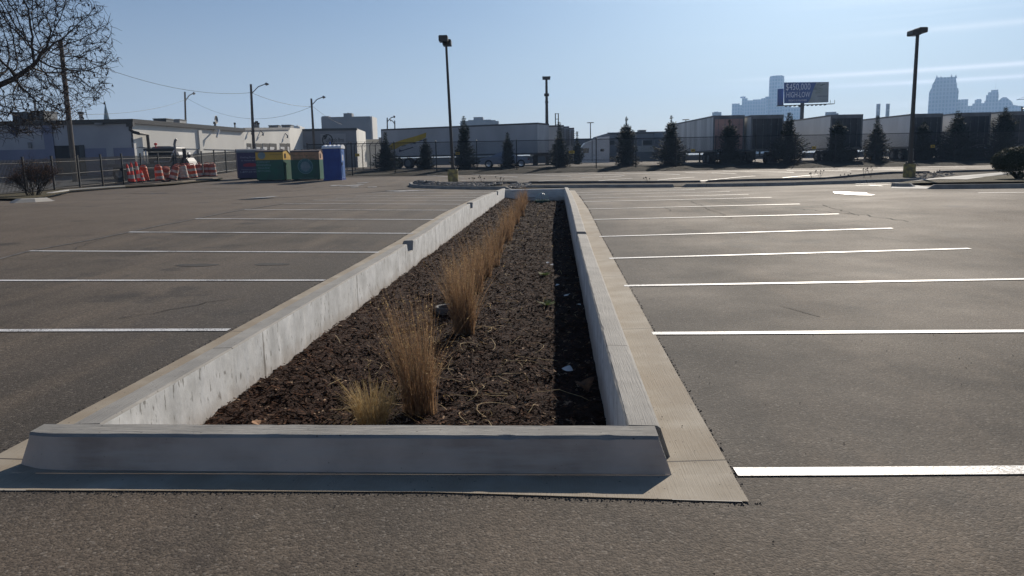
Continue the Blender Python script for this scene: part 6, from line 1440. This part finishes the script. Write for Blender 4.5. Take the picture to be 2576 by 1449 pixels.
for k in range(16):
    x, y = random.uniform(1600, 1900), random.uniform(200, 640); x += (620-y)*.3; A_ = FB(x, y); s = random.uniform(.3, .6); an = random.uniform(-.5, .6); m.slaby([(A_[0]+math.cos(an+t)*s*kx, A_[1]+math.sin(an+t)*s*.55) for t, kx in ((.4, 1), (2.7, 1), (3.6, 1), (5.8, 1))][::-1], -.50-.002*k, -.47-.002*k)
m.obj('banknote_artwork', mat('note_green', (.14, .18, .15), .6, (.30, .33, .31), 1.2), panel)
m = MB(); A_, B_ = FB(140, 1080), FB(2320, 1000); m.slaby([FB(*q) for q in ((140,1085),(140,1060),(2320,985),(2320,1005))], -1.8, -.5)
for k in range(14):
    t = k/13; x = A_[0]+(B_[0]-A_[0])*t; z_ = A_[1]+(B_[1]-A_[1])*t; m.box((x-.04, -1.75, z_), (x+.04, -1.68, z_+.9)) if k in (0, 1, 12, 13) else m.box((x-.06, -1.9, z_-.25), (x+.06, -.6, z_-.05))
m.obj('catwalk', M['dark'], o)
m = MB(); A_ = FB(1205, 1000); m.tube([(A_[0], .4, b.z-1), (A_[0], .4, A_[1]+1.2)], .45, 12); m.obj('post', M['dark'], o)
m = MB(); A_, B_ = FB(1010, 1120), FB(1140, 1050); m.box((A_[0], -1.3, A_[1]), (B_[0], -.4, B_[1])); m.obj('platform', M['dark'], o)
# ================================================================== SKYLINE
def zs8(v, D): return ztop(v[0], v[1], D)
def tower(label, D, parts, mt, name='skyscraper', cyl=None, grp='downtown towers on the horizon', floors=0):
    x0 = parts[0][0]; vx = z8(x0, 0)[0]; b = gp(vx, D); th = math.atan((vx-CX)/F); o = thing(name, label, 'tower', (b.x, b.y, 0), YR-th, grp); k = .30558*D/F*math.cos(th)
    for (xa, xb, yt, dy, dp, nm) in parts:
        zt_ = zs8(z8((xa+xb)/2, yt), D); W_ = (xb-xa)*k; X_ = (xa-x0)*k; m = MB()
        if nm == 'cylinder_tower' or nm == 'shaft':
            r_ = W_/2; m.lathe([(r_, -5), (r_, zt_-8), (r_*.99, zt_-8), (r_*.97, zt_), (0, zt_)], 24, (X_+r_, dy+r_, 0))
        elif nm == 'spire': m.tube([(X_+W_/2, dy+3, zt_-abs(dp)), (X_+W_/2, dy+3, zt_)], [W_*.5, W_*.08], 6)
        else: m.box((X_, dy, -5), (X_+W_, dy+dp, zt_))
        q = m.obj(nm, M[mt], o)
    return o
RD = 2100
o = tower('round central tower of the riverfront complex, left of the billboard', RD, ((457,578,103,0,0,'shaft'), (470,566,98,8,0,'shaft'), (430,457,270,10,30,'wing')), 'glassbldg')
tower('glass tower with a small blue sign on top, left of the round tower', RD+60, ((240,285,285,5,40,'facade'), (285,330,305,0,40,'facade'), (330,400,297,6,50,'facade'), (395,432,287,12,40,'facade')), 'glassbldg')
a_ = at(*z8(243, 284), RD+30); m = MB(); Wd = 40*.30558*RD/F; m.box((0, 0, 0), (Wd, 4, zs8(z8(243, 273), RD+30)-a_.z)); s = m.obj('rooftop_sign', mat('sign_blue', (.03, .04, .35), .5)); s.location = a_; s.rotation_euler = (0, 0, YR); tag(s, 'small square blue sign box on top of the glass tower left of the round one', 'sign')
m = MB(); m.lathe([(0, -.3), (Wd*.22, -.3), (Wd*.22, -.1)], 4, (Wd/2, 0, Wd*.22), axis='y'); m.obj('emblem', M['white'], s)
tower('lower slab tower at the left end of the riverfront complex', RD+40, ((160,222,331,0,35,'facade'), (205,240,345,-12,30,'facade')), 'glassbldg')
tower('broad lower glass tower under the billboard', RD-40, ((570,640,352,0,45,'facade'), (640,745,360,8,45,'facade')), 'glassbldg')
tower('small pale block on the horizon above the streaked trailer', 1300, ((0,75,402,0,20,'facade'), (15,50,397,4,12,'roof_house')), 'concbldg', 'distant_block')
tower('low white block peeking above the third trailer', 900, ((923,1012,400,0,16,'facade'), (1012,1030,411,0,16,'facade')), 'concbldg', 'distant_block')
tower('left one of the twin square chimneys', 1100, ((1338,1370,333,0,16,'flue'),), 'stonebldg', 'chimney_stack', grp='twin chimneys')
tower('right one of the twin square chimneys', 1100, ((1416,1447,332,0,16,'flue'),), 'stonebldg', 'chimney_stack', grp='twin chimneys')
# gothic-topped tower
D = 1846; b = gp(z8(1758, 0)[0], D); o = thing('skyscraper', 'broad gothic-topped tower with corner spires, right of the light pole', 'tower', (b.x, b.y, 0), YR-.49, 'downtown towers on the horizon'); k = .30558*D/F*.883
X8 = lambda x: (x-1758)*k
Z8 = lambda x, y: zs8(z8(x, y), D)
for nm, pts, y0, y1 in (('shaft', ((1760,500),(1760,240),(1766,225),(1775,205),(1978,205),(1990,215),(1995,240),(1992,500)), 6, 55), ('upper_shaft', ((1775,230),(1782,170),(1795,150),(1967,150),(1978,175),(1982,230)), 10, 50), ('crown', ((1792,170),(1800,130),(1812,115),(1962,115),(1968,130),(1973,170)), 14, 46), ('facade_bay', ((1800,500),(1802,190),(1950,190),(1955,500)), 1, 8)):
    m = MB(); m.slaby([(X8(x), Z8(x, y)) for x, y in pts], y0, y1); m.obj(nm, M['stonebldg'], o)
for x, yt in ((1814, 95), (1847, 103), (1930, 92), (1964, 97)): m = MB(); m.tube([(X8(x), 18, Z8(x, 125)), (X8(x), 18, Z8(x, yt))], [3.0, .3], 5); m.obj('pinnacle', M['stonebldg'], o)
m = MB()
for x in range(1770, 1990, 14): m.box((X8(x), .3, -5), (X8(x)+1.2, .9, Z8(x, 250)))
m.obj('mullions', M['glassbldg'], o)
tower('plain square block right of the gothic-topped tower', 1950, ((1999,2083,297,0,40,'facade'), (2083,2120,352,0,40,'facade')), 'stonebldg')
tower('stepped stone tower with a tall antenna near the right edge', 2000, ((2120,2215,330,0,40,'facade'), (2137,2192,300,5,30,'facade'), (2150,2188,293,8,20,'facade'), (2215,2335,312,2,40,'facade'), (2225,2325,262,6,32,'facade'), (2240,2322,240,9,26,'facade'), (2262,2318,222,12,20,'facade'), (2293,2297,130,15,95,'spire'), (2312,2317,205,15,20,'spire')), 'stonebldg')
o = thing('skyscraper', 'pitched-top office block at the far right of the skyline', 'tower', (gp(z8(2335, 0)[0], 1980).x, gp(z8(2335, 0)[0], 1980).y, 0), YR-.56, 'downtown towers on the horizon'); k = .30558*1980/F*.85
m = MB(); m.slaby([((x-2335)*k, zs8(z8(x, y), 1980)) for x, y in ((2335,500),(2335,300),(2362,280),(2392,280),(2443,322),(2450,345),(2620,372),(2620,500))], 0, 40); m.obj('facade', M['stonebldg'], o)
o = thing('tower_crane', 'thin tower crane at the right edge of the skyline', 'crane', (gp(z8(2558, 0)[0], 1700).x, gp(z8(2558, 0)[0], 1700).y, 0), YR-.58); k = .30558*1700/F*.84
m = MB(); m.box((-1, 0, -5), (1, 2, zs8(z8(2558, 268), 1700))); m.obj('mast', M['dark'], o)
m = MB(); a_, b_ = zs8(z8(2478, 297), 1700), zs8(z8(2600, 292), 1700); m.tube([((2478-2558)*k, 1, a_), (0, 1, b_), (40*k, 1, b_)], .8, 4); m.tube([((2478-2558)*k, 1, a_), (0, 1, zs8(z8(2558, 268), 1700))], .35, 4); m.obj('jib', M['dark'], o)
# ================================================================== HAZE
hz = MB(); hz.box((-2950, -75, -1.5), (2950, 2990, 250)); ho = hz.obj('haze', [])
hm = bpy.data.materials.new('haze'); hm.use_nodes = True; n, l = hm.node_tree.nodes, hm.node_tree.links
n.remove(n['Principled BSDF']); pv = n.new('ShaderNodeVolumePrincipled'); pv.inputs['Color'].default_value = (.38, .62, 1.0, 1); pv.inputs['Density'].default_value = .00027; pv.inputs['Anisotropy'].default_value = .25
l.new(pv.outputs[0], n['Material Output'].inputs['Volume']); ho.data.materials.clear(); ho.data.materials.append(hm); ho['kind'] = 'stuff'
